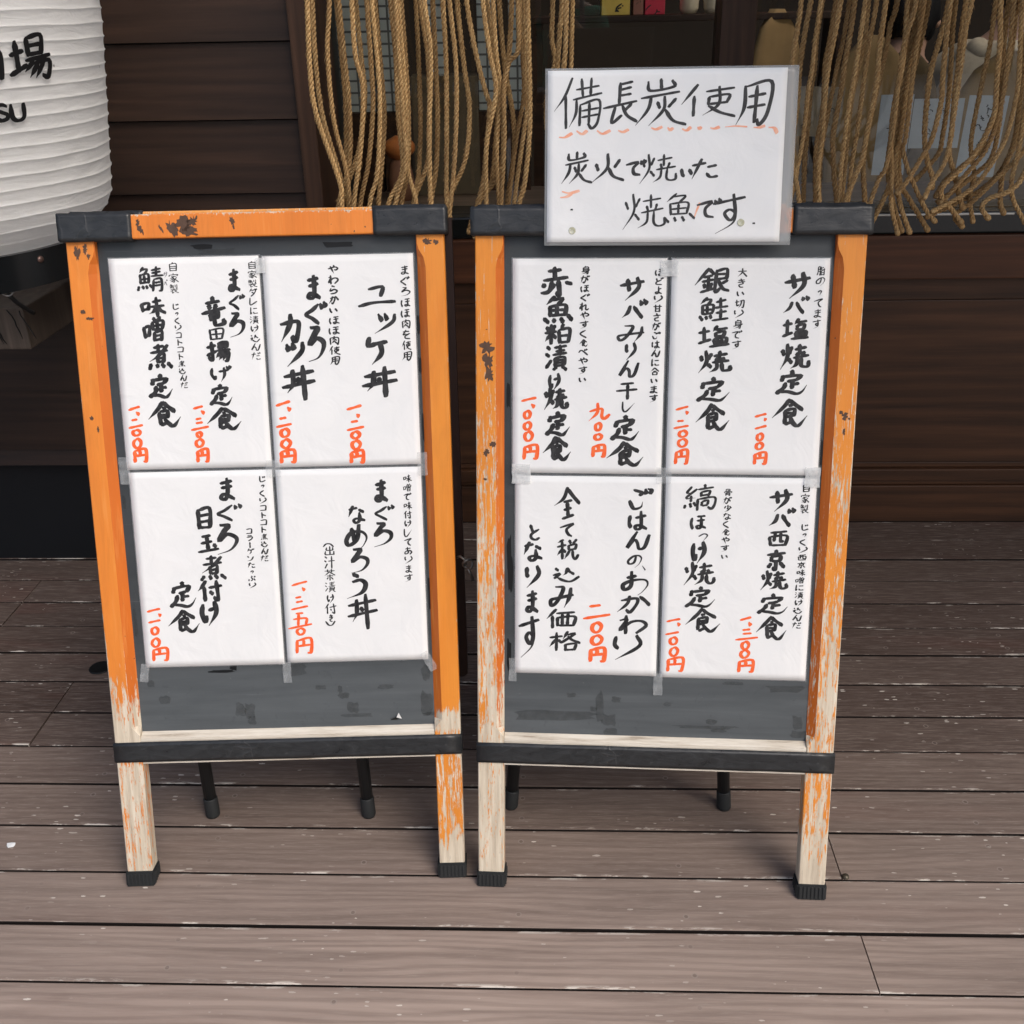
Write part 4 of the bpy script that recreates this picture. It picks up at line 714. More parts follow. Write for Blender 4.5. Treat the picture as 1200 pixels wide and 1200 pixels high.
def eave():  # out-of-view eave, sized to darken the rear deck and spare the lantern
    root = empty('shading_eave', (2.2, 1.68, 2.12), "unseen timber eave shaped to shade the deck", "roof")
    x0, x1 = -1.60, 2.8
    mb = MB(); mb.box(x0, x1, -.93, 1.16, .10, .16); mb.build('shading_roof_boards', MAT_CLAD, root)
    mb = MB()
    for i in range(7): mb.box(x0+.04+i*.70, x0+.12+i*.70, -.78, .9, .0, .098)
    mb.build('rafters', MAT_CLAD, root)
    mb = MB(); mb.box(x0-5.2, x0-.002, .48, 1.16, .10, .16); mb.build('side_shade_roof', MAT_CLAD, root)  # roof piece added out of view to shade the left wall and deck
    mb = MB(); mb.box(x0, x1, -.98, -.935, -.03, .18); mb.build('fascia', MAT_CLAD, root)
eave()  # out-of-view eave that shades the rear deck

# ------------------------------------------------------------------ A-frame menu boards
TW = .5551
def frame_matrix(x, y, yaw, lean):
    a = Vector((cos(yaw), sin(yaw), 0)); n = Vector((-sin(yaw), cos(yaw), 0))
    b = n*sin(lean)+Vector((0, 0, cos(lean))); back = n*cos(lean)-Vector((0, 0, sin(lean)))
    m = Matrix.Identity(4)
    for i in range(3):
        m[i][0] = a[i]; m[i][1] = back[i]; m[i][2] = b[i]
    m[0][3] = x; m[1][3] = y; return m
ML = frame_matrix(-.4183, 1.25, radians(2.936), radians(15.758))
MR = frame_matrix(.1595, 1.2349, radians(-2.163), radians(15.132))

def post(outer, inner, v0f, v1, cham, mats, side):
    """square post with a stopped chamfer on the inner front edge. side=+1: outer edge at +u"""
    mb = MB()
    vs_list = [0.0, .05, .15, .2525, .2535, .262, .268, .276, .34, .45, .56, .67, .78, .89, .985, .999, 1.010, 1.018, v1]
    rings = []
    D = .026
    for v in vs_list:
        c = cham*smoothstep(.262, .276, v)*(1-smoothstep(.990, 1.018, v))+.0012
        o, i_ = outer, inner
        sgn = 1 if outer > inner else -1
        z0 = v
        sec = [(o, D), (o, .0015), (o-sgn*.0015, 0), (i_+sgn*c, 0), (i_, c*.9), (i_, D)]
        rings.append([(u, y, v if v > 0 else y*v0f+.004) for u, y in sec])
    m = 6; vs = [p for r in rings for p in r]; 
    for r in range(len(rings)-1):
        for j in range(m):
            a = r*m+j; b = r*m+(j+1) % m; q = (a, b, b+m, a+m)
            if side < 0: q = q[::-1]
            mb.add([vs[t] for t in q], [(0, 1, 2, 3)], 1 if j in (3, 4) and vs_list[r] > .27 else 0)
    mb.add(rings[0], [tuple(range(m))]); mb.add(rings[-1], [tuple(range(m))])
    return mb
def wrinkled_box(mb, x0, x1, y0, y1, z0, z1, amp=.0012, seed=0, nx=16, b=.004):
    bm = bmesh.new(); bmesh.ops.create_cube(bm, size=1)
    for v in bm.verts: v.co = ((x0+x1)/2+v.co.x*(x1-x0), (y0+y1)/2+v.co.y*(y1-y0), (z0+z1)/2+v.co.z*(z1-z0))
    bmesh.ops.bevel(bm, geom=bm.edges[:], offset=b, segments=2, affect='EDGES')
    bmesh.ops.subdivide_edges(bm, edges=[e for e in bm.edges if e.calc_length() > .008], cuts=6, use_grid_fill=True)
    bmesh.ops.subdivide_edges(bm, edges=[e for e in bm.edges if e.calc_length() > .012], cuts=2, use_grid_fill=True)
    for v in bm.verts:
        q = Vector((v.co.x*60+seed*7, v.co.y*50, v.co.z*80))
        v.co += Vector((noise.noise(q), noise.noise(q+Vector((9, 3, 1))), noise.noise(q+Vector((2, 8, 5)))))*amp
    mb.bm(bm, 0, None, True)
def a_frame(M, label, spec):
    lean = spec['lean']
    root = empty('menu_stand', M=M, label=label, cat='sandwich board', group="A-frame menu boards on the deck")
    hw = TW/2; PW = .0415
    t = math.tan(lean)
    for side, wear_and_light in ((-1, spec['wl']), (1, spec['wr'])):
        mp = worn_paint("worn orange post paint", wear_and_light, spec['seed']+side*.37, *spec.get('pl' if side < 0 else 'pr', ((.75, .275, .036), (.71, .235, .028))), streak=spec.get('streak', 5), edges=(hw, hw-PW+spec.get('cham', .0115)), scratch=spec.get('scratch', .11))
        mc = worn_paint("worn deep orange chamfer paint with shade", [(a, max(.2, b-.045)) for a, b in wear_and_light], spec['seed']+side*.61, (.62, .150, .014), (.52, .115, .010))  # chamfer colour: its own deeper orange with some shade painted in
        mb = post(side*hw, side*(hw-PW), t, 1.034, spec.get('cham', .0115), None, side)
        o = mb.build('leg', [mp, mc], root)
        bm = bmesh.new(); bm.from_mesh(o.data); bmesh.ops.remove_doubles(bm, verts=bm.verts, dist=1e-6)
        bmesh.ops.recalc_face_normals(bm, faces=bm.faces); bm.to_mesh(o.data); bm.free()
        # ribbed rubber foot
        fb = MB(); bm = bmesh.new(); bmesh.ops.create_cube(bm, size=1)
        x0, x1 = side*hw-side*PW-side*.0025, side*hw+side*.0025
        for v in bm.verts:
            y = -.0035 if v.co.y < 0 else .0305
            z = .0265 if v.co.z > 0 else y*t+.0006
            if v.co.z > 0 and v.co.y > 0: z += .004
            v.co = ((x0+x1)/2+v.co.x*abs(x1-x0), y, z)
        bmesh.ops.bevel(bm, geom=bm.edges[:], offset=.0022, segments=2, affect='EDGES')
        fb.bm(bm)
        for k in range(7):
            xx = min(x0, x1)+.005+k*(abs(x1-x0)-.010)/6
            fb.box(xx-.0016, xx+.0016, -.0050, -.0030, .004, .0235, .0007)
        for k in range(5):
            yy = .002+k*.0055; s_ = min(x0, x1) if side > 0 else max(x0, x1); q = -1 if side > 0 else 1
            fb.box(*(sorted((s_+q*.0016, s_-q*.0008))), yy-.0013, yy+.0013, yy*t+.004, .0235, .0006)
        fb.build('rubber_foot', MAT_RUBBER, o)
    # top rail and the rear frame's top rail behind the hinge
    mt = worn_paint("worn orange top rail paint", [(0, .30), (1.034, .33), (1.062, .34), (1.069, .56), (1.1, .60)], spec['seed']+5.1, paint=(.76, .235, .036), paint2=(.68, .19, .024), streak=60)
    mb = MB(); mb.box(-hw+.0005, hw-.0005, -.0045, .0235, 1.0335, 1.0680, .0022)
    tr = mb.build('top_rail', mt, root)
    mh = MB()
    for k in range(34): mh.box(-.25+k*.0148, -.25+k*.0148+.0138, .0240, .0278, 1.0600, 1.0672, .0012)
    mh.build('hinge', plain("rusty piano hinge", (.16, .09, .05), .5, .4, .3, 80), tr)
    rr = random.Random(spec['seed']); pm = plain("bare brown glue patch", (.105, .060, .040), .6, .3, .35, 90)
    for (cu, cv, w, h) in spec['peel']:
        npt = 22; npt = npt; pts = []; sk = rr.uniform(-.8, .8)
        for j in range(npt):
            a = 2*pi*j/npt; q = rr.uniform(.35, 1.25) if j % 2 else rr.uniform(.7, 1.15)
            pts.append((cu+cos(a)*w*q+sk*sin(a)*h*.6, -.00485, cv+sin(a)*h*q))
        patch = MB(); patch.add(pts, [tuple(range(npt))]); patch.build('peeled_patch', pm, root)
    for (cu, cv, w, h) in spec['peelp']:
        pts = []
        for j in range(20):
            a = 2*pi*j/20; q = rr.uniform(.35, 1.2) if j % 2 else rr.uniform(.7, 1.1)
            pts.append((cu+cos(a)*w*q, -.00035, cv+sin(a)*h*q))
        patch = MB(); patch.add(pts, [tuple(range(20))]); patch.build('peeled_patch', pm, root)
    for (u0, u1, sd) in spec['tapes']:
        mb = MB()
        lo = -.0015 if abs(u0) < .26 and abs(u1) < .26 else 0
        wrinkled_box(mb, u0-(.002 if u0 < -.2 else 0), u1+(.002 if u1 > .2 else 0), -.0078, .0247, 1.0305, 1.0712, .0008, sd, b=.0012)
        wrinkled_box(mb, u0+(.004 if u0 < -.2 else -.004), u1-(.001 if u1 > .2 else -.007), .0262, .0562, 1.0425, 1.0768, .0012, sd+3, b=.0015)
        mb.build('corner_tape', MAT_TAPE, root)
    # board panel, bottom bead and black strip
    iw = hw-PW
    mb = MB(); mb.box(-iw-.006, iw+.006, .0115, .0155, .248, 1.040); mb.build('board_panel', slate_material(spec['seed']), root)
    bead = MB(); bn = NM('paint worn bottom rail'); bf = bn.noise(bn.co((9, 60, 160), (spec['seed'], 0, 0)), 1.0, 6, .7)
    bn.bump(bf, .4, .001); bead_mat = bn.set(bn.ramp(bf, [(.3, (.30, .24, .18)), (.42, (.56, .50, .41)), (.6, (.70, .65, .56)), (.78, (.78, .74, .67))]), .7, .3)
    sec = [(.0008, .2525), (.0008, .2570), (.0112, .2650), (.0112, .2525)]
    vs = [(x, y, z) for x in (-iw+.0005, iw-.0005) for y, z in sec]
    bead.add(vs, [(0, 1, 5, 4), (1, 2, 6, 5), (2, 3, 7, 6), (3, 0, 4, 7), (0, 3, 2, 1), (4, 5, 6, 7)])
    bead.box(-iw+.0005, iw-.0005, .001, .0255, .214, .2520)
    bead.build('bottom_bead', bead_mat, root)
    mb = MB(); wrinkled_box(mb, -hw-.0022, hw+.0022, -.0034, .0285, .2180, .2512, .0005, spec['seed'], b=.0012); mb.build('bottom_strip', MAT_TAPE, root)
    # rear frame: side rails hang from the hinge, black tubes run to the deck
    Mi = M.inverted()
    def W2L(p): return Mi @ Vector(p)
    top = .0415; zt = 1.058
    f = [W2L(p) for p in spec['rear']]
    def rear_pt(u, tt): # along the rear plane from hinge (tt=0) to foot level (tt=1)
        yb = (f[0].y+f[1].y)/2; zb = (f[0].z+f[1].z)/2
        return Vector((u, top+(yb-top)*tt, zt+(zb-zt)*tt))
    for side in (-1, 1):
        mb = MB(); u = side*(hw-.013)+spec.get('rear_shift', 0)
        A = rear_pt(u, .0); Bp = rear_pt(u, .735)
        d = (Bp-A).normalized(); nrm = Vector((1, 0, 0)).cross(d)
        n_ = 14; prof = [(0, .011)] + [(i/n_, .011) for i in range(1, n_)] + [(1.0-.004, .0105), (1.0, .008), (1.004, .003)]
        vs = []; fs = []
        for tt, h in prof:
            c = A+(Bp-A)*tt
            for sx, sy in ((-1, -1), (1, -1), (1, 1), (-1, 1)): vs.append(c+Vector((sx*h, 0, 0))+nrm*sy*.011)
        for r in range(len(prof)-1):
            for j in range(4): fs.append((r*4+j, r*4+(j+1) % 4, (r+1)*4+(j+1) % 4, (r+1)*4+j))
        fs += [(0, 3, 2, 1), tuple(len(vs)-4+j for j in range(4))]
        mb.add(vs, fs); o = mb.build('rear_rail', MAT_MAROON, root)
        bm = bmesh.new(); bm.from_mesh(o.data); bmesh.ops.recalc_face_normals(bm, faces=bm.faces); bm.to_mesh(o.data); bm.free()
    mb = MB(); p0 = rear_pt(-hw+.02, .02); p1 = rear_pt(hw-.02, .02)
    mb.box(-hw+.0015, hw-.0015, .0285, .0525, 1.0345, 1.0752, .0025); mb.build('rear_top_rail', worn_paint('light orange rear rail', [(0, .33), (1.034, .36), (1.066, .44), (1.1, .50)], spec['seed']+7.3, (.78, .36, .095), (.72, .29, .06), streak=60), root)  # rear rail in a lighter orange than the front one
    mb = MB(); a = rear_pt(0, .04); b = rear_pt(0, .68); d = (b-a).normalized(); nrm = Vector((1, 0, 0)).cross(d)
    w = hw-.025; vs = []
    for c in (a, b):
        for sx in (-1, 1):
            for sy in (-1, 1): vs.append(c+Vector((sx*w, 0, 0))+nrm*sy*.002)
    mb.add(vs, [(0, 2, 6, 4), (1, 5, 7, 3), (0, 1, 3, 2), (4, 6, 7, 5), (0, 4, 5, 1), (2, 3, 7, 6)])
    o = mb.build('rear_panel', MAT_BLACKMETAL, root)
    mb = MB(); c = rear_pt(0, .66); mb.box(-w, w, c.y-.008, c.y+.008, c.z-.014, c.z+.014, .002); mb.build('rear_crossbar', MAT_BLACKMETAL, root)
    for k, fp in enumerate(f):
        mb = MB(); ut = spec['rear_top'][k]; a = rear_pt(ut, .40); dirn = (fp-a).normalized(); end = fp-dirn*.002
        mb.tube([a, a+(end-a)*.5, end], [.0118, .0112, .0108], 14); lg = mb.build('rear_leg', MAT_BLACKMETAL, root)
        up = (Mi.to_3x3() @ Vector((0, 0, 1)))
        mb = MB(); mb.tube([fp+up*.0006, fp+up*.003, fp-dirn*.034, fp-dirn*.036], [.0118, .0126, .0124, .0120], 16)
        mb.build('rubber_tip', MAT_RUBBER, lg)
    return root
standL = a_frame(ML, "A-frame menu stand with mostly intact orange paint and tuna menus, beside the lantern", dict(
    lean=radians(15.758), seed=3, cham=.0115, pl=((.75, .245, .036), (.70, .205, .027)),
    wl=[(0, .60), (.03, .56), (.10, .52), (.16, .55), (.22, .51), (.262, .60), (.30, .56), (.34, .50), (.40, .40), (.55, .345), (.8, .335), (1.0, .33), (1.1, .33)],
    wr=[(0, .62), (.04, .60), (.08, .50), (.13, .47), (.20, .50), (.25, .48), (.262, .56), (.285, .54), (.31, .36), (.5, .29), (1.0, .30), (1.1, .33)],
    peel=[(-.118, 1.047, .008, .012), (-.101, 1.052, .012, .012), (-.094, 1.042, .013, .007), (-.088, 1.056, .008, .009), (-.165, 1.046, .004, .007), (-.168, 1.056, .003, .006), (-.031, 1.056, .004, .006), (-.029, 1.047, .002, .004), (-.135, 1.046, .002, .006)],
    peelp=[(-.262, 1.016, .005, .012), (-.250, 1.020, .004, .008), (-.246, 1.010, .003, .005), (-.262, .930, .004, .004), (-.252, .920, .006, .003), (.253, 1.021, .007, .005), (.265, 1.020, .005, .004), (-.264, .772, .003, .004), (-.256, .755, .002, .006)],
    tapes=[(-.2835, -.1775, 1), (.1745, .2815, 2)],
    rear=[(-.604, 1.404, 0), (-.324, 1.408, 0)], rear_top=(-.205, .075), rear_shift=.0125))
standR = a_frame(MR, "heavily worn orange A-frame menu stand with the laminated notice on its top rail", dict(
    lean=radians(15.132), seed=8, cham=.0105, streak=9, scratch=.20,
    wl=[(0, .60), (.06, .555), (.12, .535), (.2, .54), (.30, .535), (.42, .52), (.50, .505), (.60, .48), (.72, .455), (.85, .43), (1.0, .37), (1.1, .33)],
    wr=[(0, .64), (.06, .58), (.12, .51), (.20, .50), (.26, .54), (.33, .52), (.42, .49), (.52, .475), (.62, .455), (.78, .435), (.92, .41), (1.0, .36), (1.1, .33)],
    peel=[(.163, 1.05, .003, .006)],
    peelp=[(-.261, .872, .011, .010), (-.259, .852, .009, .013), (-.257, .832, .008, .012), (-.262, .716, .006, .006), (-.252, .728, .005, .005), (-.264, .675, .004, .002), (.262, .775, .005, .006), (.256, .780, .003, .003), (.268, .771, .002, .002), (.262, .752, .002, .005)],
    tapes=[(-.2815, -.150, 5), (.1725, .2815, 6)],
    rear=[(-.071, 1.433, 0), (.309, 1.435, 0)], rear_top=(-.195, .100)))

def board_to_world(M, u, y, v): return M @ Vector((u, y, v))

# tape residue and scraps stuck on the boards (parts of the boards)
def residue(root, items, seed):
    rr = random.Random(seed)
    for (u, v, w, h, dark) in items:
        t = MB()
        pts = []
        for k in range(14):                       # ragged torn outline
            an = 2*pi*(k+rr.uniform(-.25, .25))/14; q = min(1/max(.001, abs(cos(an))), 1/max(.001, abs(sin(an))))
            q = min(q, 1.28)*rr.uniform(.72, 1.08)
            pts.append((u+w*cos(an)*q, 0, v+h*sin(an)*q))
        y = .01115-rr.uniform(0, .0003)
        t.add([(a, y, c) for a, b, c in pts], [tuple(range(14))])
        t.build('torn_tape' if dark else 'tape_residue', MAT_BLACKMARK if dark else MAT_RESIDUE, root)
residue(standL, [(-.10, .363, .022, .0025, 1), (-.082, .370, .006, .006, 1), (.055, .332, .009, .004, 0), (.092, .317, .010, .006, 0), (.086, .328, .004, .006, 0), (.160, .330, .013, .004, 0), (-.075, .298, .009, .013, 0), (-.060, .295, .009, .013, 0), (-.058, .279, .007, .007, 0), (.105, .296, .010, .010, 0), (.112, .283, .026, .003, 0), (.225, .352, .008, .014, 0), (.225, .300, .010, .022, 0), (.24, .283, .024, .004, 0), (-.195, .318, .010, .007, 0), (-.215, .345, .006, .006, 0), (.02, .362, .014, .010, 0), (-.08, 1.021, .018, .004, 1), (-.06, 1.014, .03, .004, 0), (.12, 1.020, .026, .004, 1), (.234, .90, .003, .016, 1), (.234, .84, .003, .012, 1), (.236, .745, .002, .022, 1), (.236, .48, .003, .03, 1), (-.231, .64, .003, .012, 0), (-.231, .45, .003, .03, 0)], 4)
residue(standR, [(-.16, .296, .07, .009, 0), (-.085, .31, .007, .03, 0), (-.07, .290, .012, .010, 0), (-.068, .272, .011, .006, 0), (.08, .283, .05, .003, 0), (.10, .278, .013, .003, 0), (.09, .292, .009, .005, 0), (.222, .295, .009, .012, 0), (.225, .276, .014, .006, 0), (.12, .357, .018, .003, 0), (.20, .350, .03, .006, 0), (-.095, .308, .006, .004, 0), (-.06, .325, .008, .005, 0), (.02, .32, .006, .004, 0), (-.13, .33, .008, .004, 0), (-.229, .56, .0035, .028, 1), (-.227, .525, .0045, .030, 1), (-.229, .395, .0035, .028, 1), (-.23, .80, .003, .02, 1), (.234, .90, .003, .03, 1), (.234, .72, .003, .02, 1), (.232, .45, .003, .04, 0), (-.10, 1.018, .03, .006, 0)], 9)

# white torn triangle scraps on the left board
def scrap_triangle(M, u, v, s, label):
    mb = MB()
    mb.add([(-.9*s, 0, -.3*s), (.0, -.004, .25*s), (.25*s, -.006, .9*s), (.1*s, 0, -.25*s)], [(0, 1, 3)], 1)
    mb.add([(0, -.004, .2*s), (.7*s, -.002, -.1*s), (.35*s, -.007, .95*s)], [(0, 1, 2)], 0)
    mb.add([(-.95*s, .0002, -.1*s), (-.2*s, .0001, -.35*s), (.8*s, .0001, -.25*s), (.5*s, -.001, .2*s), (-.1*s, -.002, .3*s)], [(0, 1, 2, 3, 4)], 2)
    o = mb.build('tape_scrap', [MAT_PAPER, MAT_BLACKMARK, MAT_RESIDUE])
    MM = M.copy(); MM.translation = M @ Vector((u, .0108, v)); o.matrix_world = MM
    tag(o, label, 'scrap')
scrap_triangle(ML, .175, .277, .012, "small torn black and white tape scrap at the foot of the tuna menu board")

# ------------------------------------------------------------------ menu sheets
def sheet_wave(u, v, seed, amp):
    return amp*(noise.noise(Vector((u*7+seed*5, v*6, seed)))*.8+noise.noise(Vector((u*22, v*16+seed*3, seed+4)))*.25)
def menu_sheet(M, u0, u1, v0, v1, key, label, ybase=.0085, amp=.0012, sleeve=True, group="handwritten menu sheets on the boards"):
    cu = (u0+u1)/2; seed = hash_(key)
    MM = M.copy(); MM.translation = M @ Vector((cu, ybase, v0))
    root = empty('menu_sheet', M=MM, label=label, cat='menu sheet', group=group)
    def surf(u, v, lift=0.0): return (u-cu, -sheet_wave(u, v, seed, amp)-lift, v-v0)
    mb = MB(); nx, ny = 22, 30; vs = []
    for j in range(ny+1):
        for i in range(nx+1): vs.append(surf(u0+(u1-u0)*i/nx, v0+(v1-v0)*j/ny))
    nb = len(vs)
    vs += [(p[0], p[1]+.0006, p[2]) for p in vs]
    fs = []
    for j in range(ny):
        for i in range(nx):
            a = j*(nx+1)+i; q = (a, a+1, a+nx+2, a+nx+1); fs.append(q); fs.append(tuple(x+nb for x in q[::-1]))
    for i in range(nx):
        fs.append((i+1, i, i+nb, i+1+nb)); a = ny*(nx+1)+i; fs.append((a, a+1, a+1+nb, a+nb))
    for j in range(ny):
        a = j*(nx+1); b = a+nx+1; fs.append((a, b, b+nb, a+nb)); a += nx; b += nx; fs.append((b, a, a+nb, b+nb))
    mb.add(vs, fs, 0, True); mb.build('paper', MAT_PAPER, root)
    if sleeve:
        m2 = MB(); e = .0018; m2.box(u0-cu-e, u1-cu+e, .0013, .0018, -e, v1-v0+e); m2.build('plastic_sleeve', MAT_SLEEVE, root)
    rnd = random.Random(seed)
    for kind, w, items in TEXT[key]:
        mb = MB(); k = 0
        wid = w/6/740*1.0
        if kind == 'head': wid = w/3.75/760
        for c, box in items:
            wd = wid
            h = abs(box[1]-box[3])/1000
            ns = len(glyph(c))
            if kind == 'dish': wd = min(wid*1.05*max(.54, 1.20-.035*ns), h*.20)
            if kind == 'note': wd = wid*max(.62, 1.16-.035*ns)
            if kind == 'price': wd *= 1.12 if c == '円' else 1.0
            k = draw_char(mb, c, box, wd, surf, rnd, k, 1.8) % 12
        mat = {'dish': MAT_INK, 'note': MAT_INK, 'price': MAT_RED, 'ruby': MAT_INK_GREY, 'head': MAT_INK_LAM}[kind]
        nm = {'dish': 'dish_name', 'note': 'small_note', 'price': 'price_lettering', 'ruby': 'small_note', 'head': 'headline'}[kind]
        mb.build(nm, mat, root)
    return root, surf
def hash_(s): return sum(ord(c)*(i+3) for i, c in enumerate(s)) % 997
menu_sheet(ML, -.2205, .0012, .691, 1.0065, 'L1', "menu sheet of miso mackerel and fried tuna, upper left on the stand beside the lantern")
menu_sheet(ML, .0062, .2300, .6895, 1.0050, 'L2', "menu sheet of two tuna rice bowls, upper right on the stand beside the lantern")
menu_sheet(ML, -.2190, .0005, .3735, .6865, 'L3', "menu sheet of simmered tuna eye, lower left on the stand beside the lantern")
menu_sheet(ML, .0060, .2295, .3755, .6855, 'L4', "menu sheet with one minced tuna bowl, lower right on the stand beside the lantern")
menu_sheet(MR, -.2235, -.0005, .6845, .9990, 'R1', "menu sheet of red fish and dried mackerel, upper left under the laminated notice")
menu_sheet(MR, .0065, .2300, .6855, .9985, 'R2', "menu sheet of grilled salmon and salted mackerel, upper right under the laminated notice")
menu_sheet(MR, -.2190, .0008, .3665, .6800, 'R3', "white sheet about rice refills and tax, with only one orange price")
menu_sheet(MR, .0072, .2295, .3650, .6810, 'R4', "menu sheet of grilled hokke and miso mackerel, lower right under the laminated notice")

def tape_piece(root_M, u, v, w, h, mat, label, group, y=.0058, rot=0.0):
    mb = MB(); rr = random.Random(int((u+v)*9999)); n = 6; vs = []
    for j in range(n+1):
        for i in range(2):
            uu = -w/2+w*i; vv = -h/2+h*j/n
            vs.append((uu+rr.uniform(-.0006, .0006), -rr.uniform(0, .0007), vv))
    b = len(vs); vs += [(p[0], p[1]+.0003, p[2]) for p in vs]
    fs = [(2*j, 2*j+1, 2*j+3, 2*j+2) for j in range(n)]
    fs += [tuple(x+b for x in f[::-1]) for f in fs]
    mb.add(vs, fs)
    o = mb.build('sticky_tape', mat)
    MM = root_M.copy() @ Matrix.Rotation(rot, 4, 'Y'); MM.translation = root_M @ Vector((u, y, v)); o.matrix_world = MM
    tag(o, label, 'tape', group)
gt = "tape pieces holding the menu sheets"
tape_piece(ML, .0035, .992, .014, .022, MAT_CLEAR_W, "short white tape bridging the two upper menus on the tuna stand", gt)
tape_piece(MR, .0030, .985, .026, .023, MAT_CLEAR_W, "short white tape bridging the two upper menus on the stand under the notice", gt)
tape_piece(ML, .0032, .688, .022, .026, MAT_CLEAR, "clear tape over the crossing of the four menus on the tuna stand", gt)
tape_piece(MR, .0035, .683, .022, .024, MAT_CLEAR, "clear tape over the crossing of the four menus on the stand under the notice", gt)
tape_piece(ML, .0045, .360, .013, .034, MAT_CLEAR, "crinkled clear tape below the two lower menus on the tuna stand", gt)
tape_piece(MR, .0040, .354, .014, .036, MAT_CLEAR, "crinkled clear tape below the two lower menus on the stand under the notice", gt)
tape_piece(ML, -.2215, .365, .013, .030, MAT_CLEAR, "clear tape at the bottom left menu corner on the tuna stand", gt, rot=.15)
tape_piece(ML, -.2240, .690, .016, .042, MAT_CLEAR, "clear tape at the left ends of the menu rows on the tuna stand", gt)
tape_piece(ML, .2320, .690, .015, .036, MAT_CLEAR, "clear tape at the right ends of the menu rows on the tuna stand", gt)
tape_piece(ML, .2310, .373, .013, .034, MAT_CLEAR, "peeling clear tape at the lower right menu corner on the tuna stand", gt, rot=-.5)
tape_piece(MR, -.2100, .683, .028, .030, MAT_CLEAR_W, "white tape at the left ends of the menu rows on the stand under the notice", gt)
tape_piece(MR, .2220, .683, .022, .030, MAT_CLEAR_W, "white tape at the right ends of the menu rows on the stand under the notice", gt)
tape_piece(MR, -.2225, .372, .012, .038, MAT_CLEAR, "crinkled clear tape at the lower left menu corner under the notice", gt)

# laminated notice fixed to the top rail of the right stand
def notice():
    u0, u1, v0, v1 = -.1735, .1530, 1.0205, 1.2500
    yb = -.0130; cu = (u0+u1)/2
    MM = MR.copy(); MM.translation = MR @ Vector((cu, yb, v0))
    root = empty('laminated_notice', M=MM, label="laminated white notice about charcoal grilled fish standing above the right menu stand", cat="notice")
    def wav(u, v):
        t = (v-v0)/(v1-v0)
        return .0022*sin((u-u0)*16+1.0)*(.35+.65*(1-abs(2*t-.7)))+.0016*noise.noise(Vector((u*14, v*20, 3)))-.004*max(0, t-.4)**2+.0022*math.exp(-((t-.18)/.05)**2)*noise.noise(Vector((u*9+4, 1, 2)))
    def right(v): return u1+(v-v0)/(v1-v0)*.0045
    def surf(u, v, lift=0.0): return (u-cu, wav(u, v)-lift, v-v0)
    def panel(a, b, c, d, off, th, mat, name, rcorner=0):
        mb = MB(); nx, ny = 36, 26; vs = []
        for j in range(ny+1):
            for i in range(nx+1):
                u = a+(b-a)*i/nx; v = c+(d-c)*j/ny
                p = surf(u, v, off); vs.append(p)
        nb = len(vs); vs += [(p[0], p[1]+th, p[2]) for p in vs]; fs = []
        for j in range(ny):
            for i in range(nx):
                q = (j*(nx+1)+i, j*(nx+1)+i+1, (j+1)*(nx+1)+i+1, (j+1)*(nx+1)+i); fs += [q, tuple(x+nb for x in q[::-1])]
        for i in range(nx):
            fs.append((i+1, i, i+nb, i+1+nb)); q = ny*(nx+1)+i; fs.append((q, q+1, q+1+nb, q+nb))
        for j in range(ny):
            q = j*(nx+1); w = q+nx+1; fs.append((q, w, w+nb, q+nb)); q += nx; w += nx; fs.append((w, q, q+nb, w+nb))
        mb.add(vs, fs, 0, True); return mb.build(name, mat, root)
    panel(u0, u1, v0, v1, 0, .0005, MAT_PAPER, 'paper')
    n = NM("glossy laminating film")
    tr = n.n.new("ShaderNodeBsdfTransparent"); mx = n.n.new("ShaderNodeMixShader"); mx.inputs[0].default_value = .42
    n.L(tr.outputs[0], mx.inputs[1]); n.L(n.p.outputs[0], mx.inputs[2]); n.L(mx.outputs[0], n.out.inputs[0]); n.set((.50, .52, .52), .15, .6)
    panel(u0-.0035, u1+.0155, v0-.0045, v1+.0032, -.0009, .0006, n.m, 'laminate_film')
    rnd = random.Random(77)
    for kind, w, items in TEXT['LAM']:
        mb = MB(); k = 0
        for c, box in items: k = draw_char(mb, c, box, w/3.75/760*max(.62, 1.15-.035*len(glyph(c))), surf, rnd, k, 1.2) % 12
        mb.build('headline', MAT_INK_LAM, root)
    mb = MB()
    for i, w in enumerate(TEXT['WAVE']):
        stroke_mesh(mb, [(a/1000, b/1000) for a, b in w], .0042 if i not in (9, 14) else .0026, 'd', surf, i % 5, rnd)
    mb.build('orange_underline', MAT_PALE, root)
    for u, v in ((-.1375, 1.0365), (.0985, 1.0465)):
        mb = MB(); p = surf(u, v, 0)
        mb.lathe([(.0002, 0), (.0052, 0.0), (.0050, .0012), (.0040, .0016), (.0022, .0008), (.0004, .0010)], (0, 0, 0), 20)
        T = Matrix.Translation(p) @ Matrix.Rotation(pi/2, 4, 'X')
        mb.v = [tuple(T @ Vector(q)) for q in mb.v]
        mb.build('screw_cap', film_material("yellowed clear screw cap", (.60, .60, .42), .55, .2), root)
    for u, v in ((-.1385, 1.0655), (.1165, 1.0455)):
        mb = MB(); p = surf(u, v, .0004); mb.add([(p[0]-.002, p[1], p[2]-.001), (p[0]+.002, p[1], p[2]-.0012), (p[0]+.0016, p[1], p[2]+.0012), (p[0]-.0015, p[1], p[2]+.001)], [(0, 1, 2, 3)])
        mb.build('nail_hole', MAT_BLACKMARK, root)
notice()

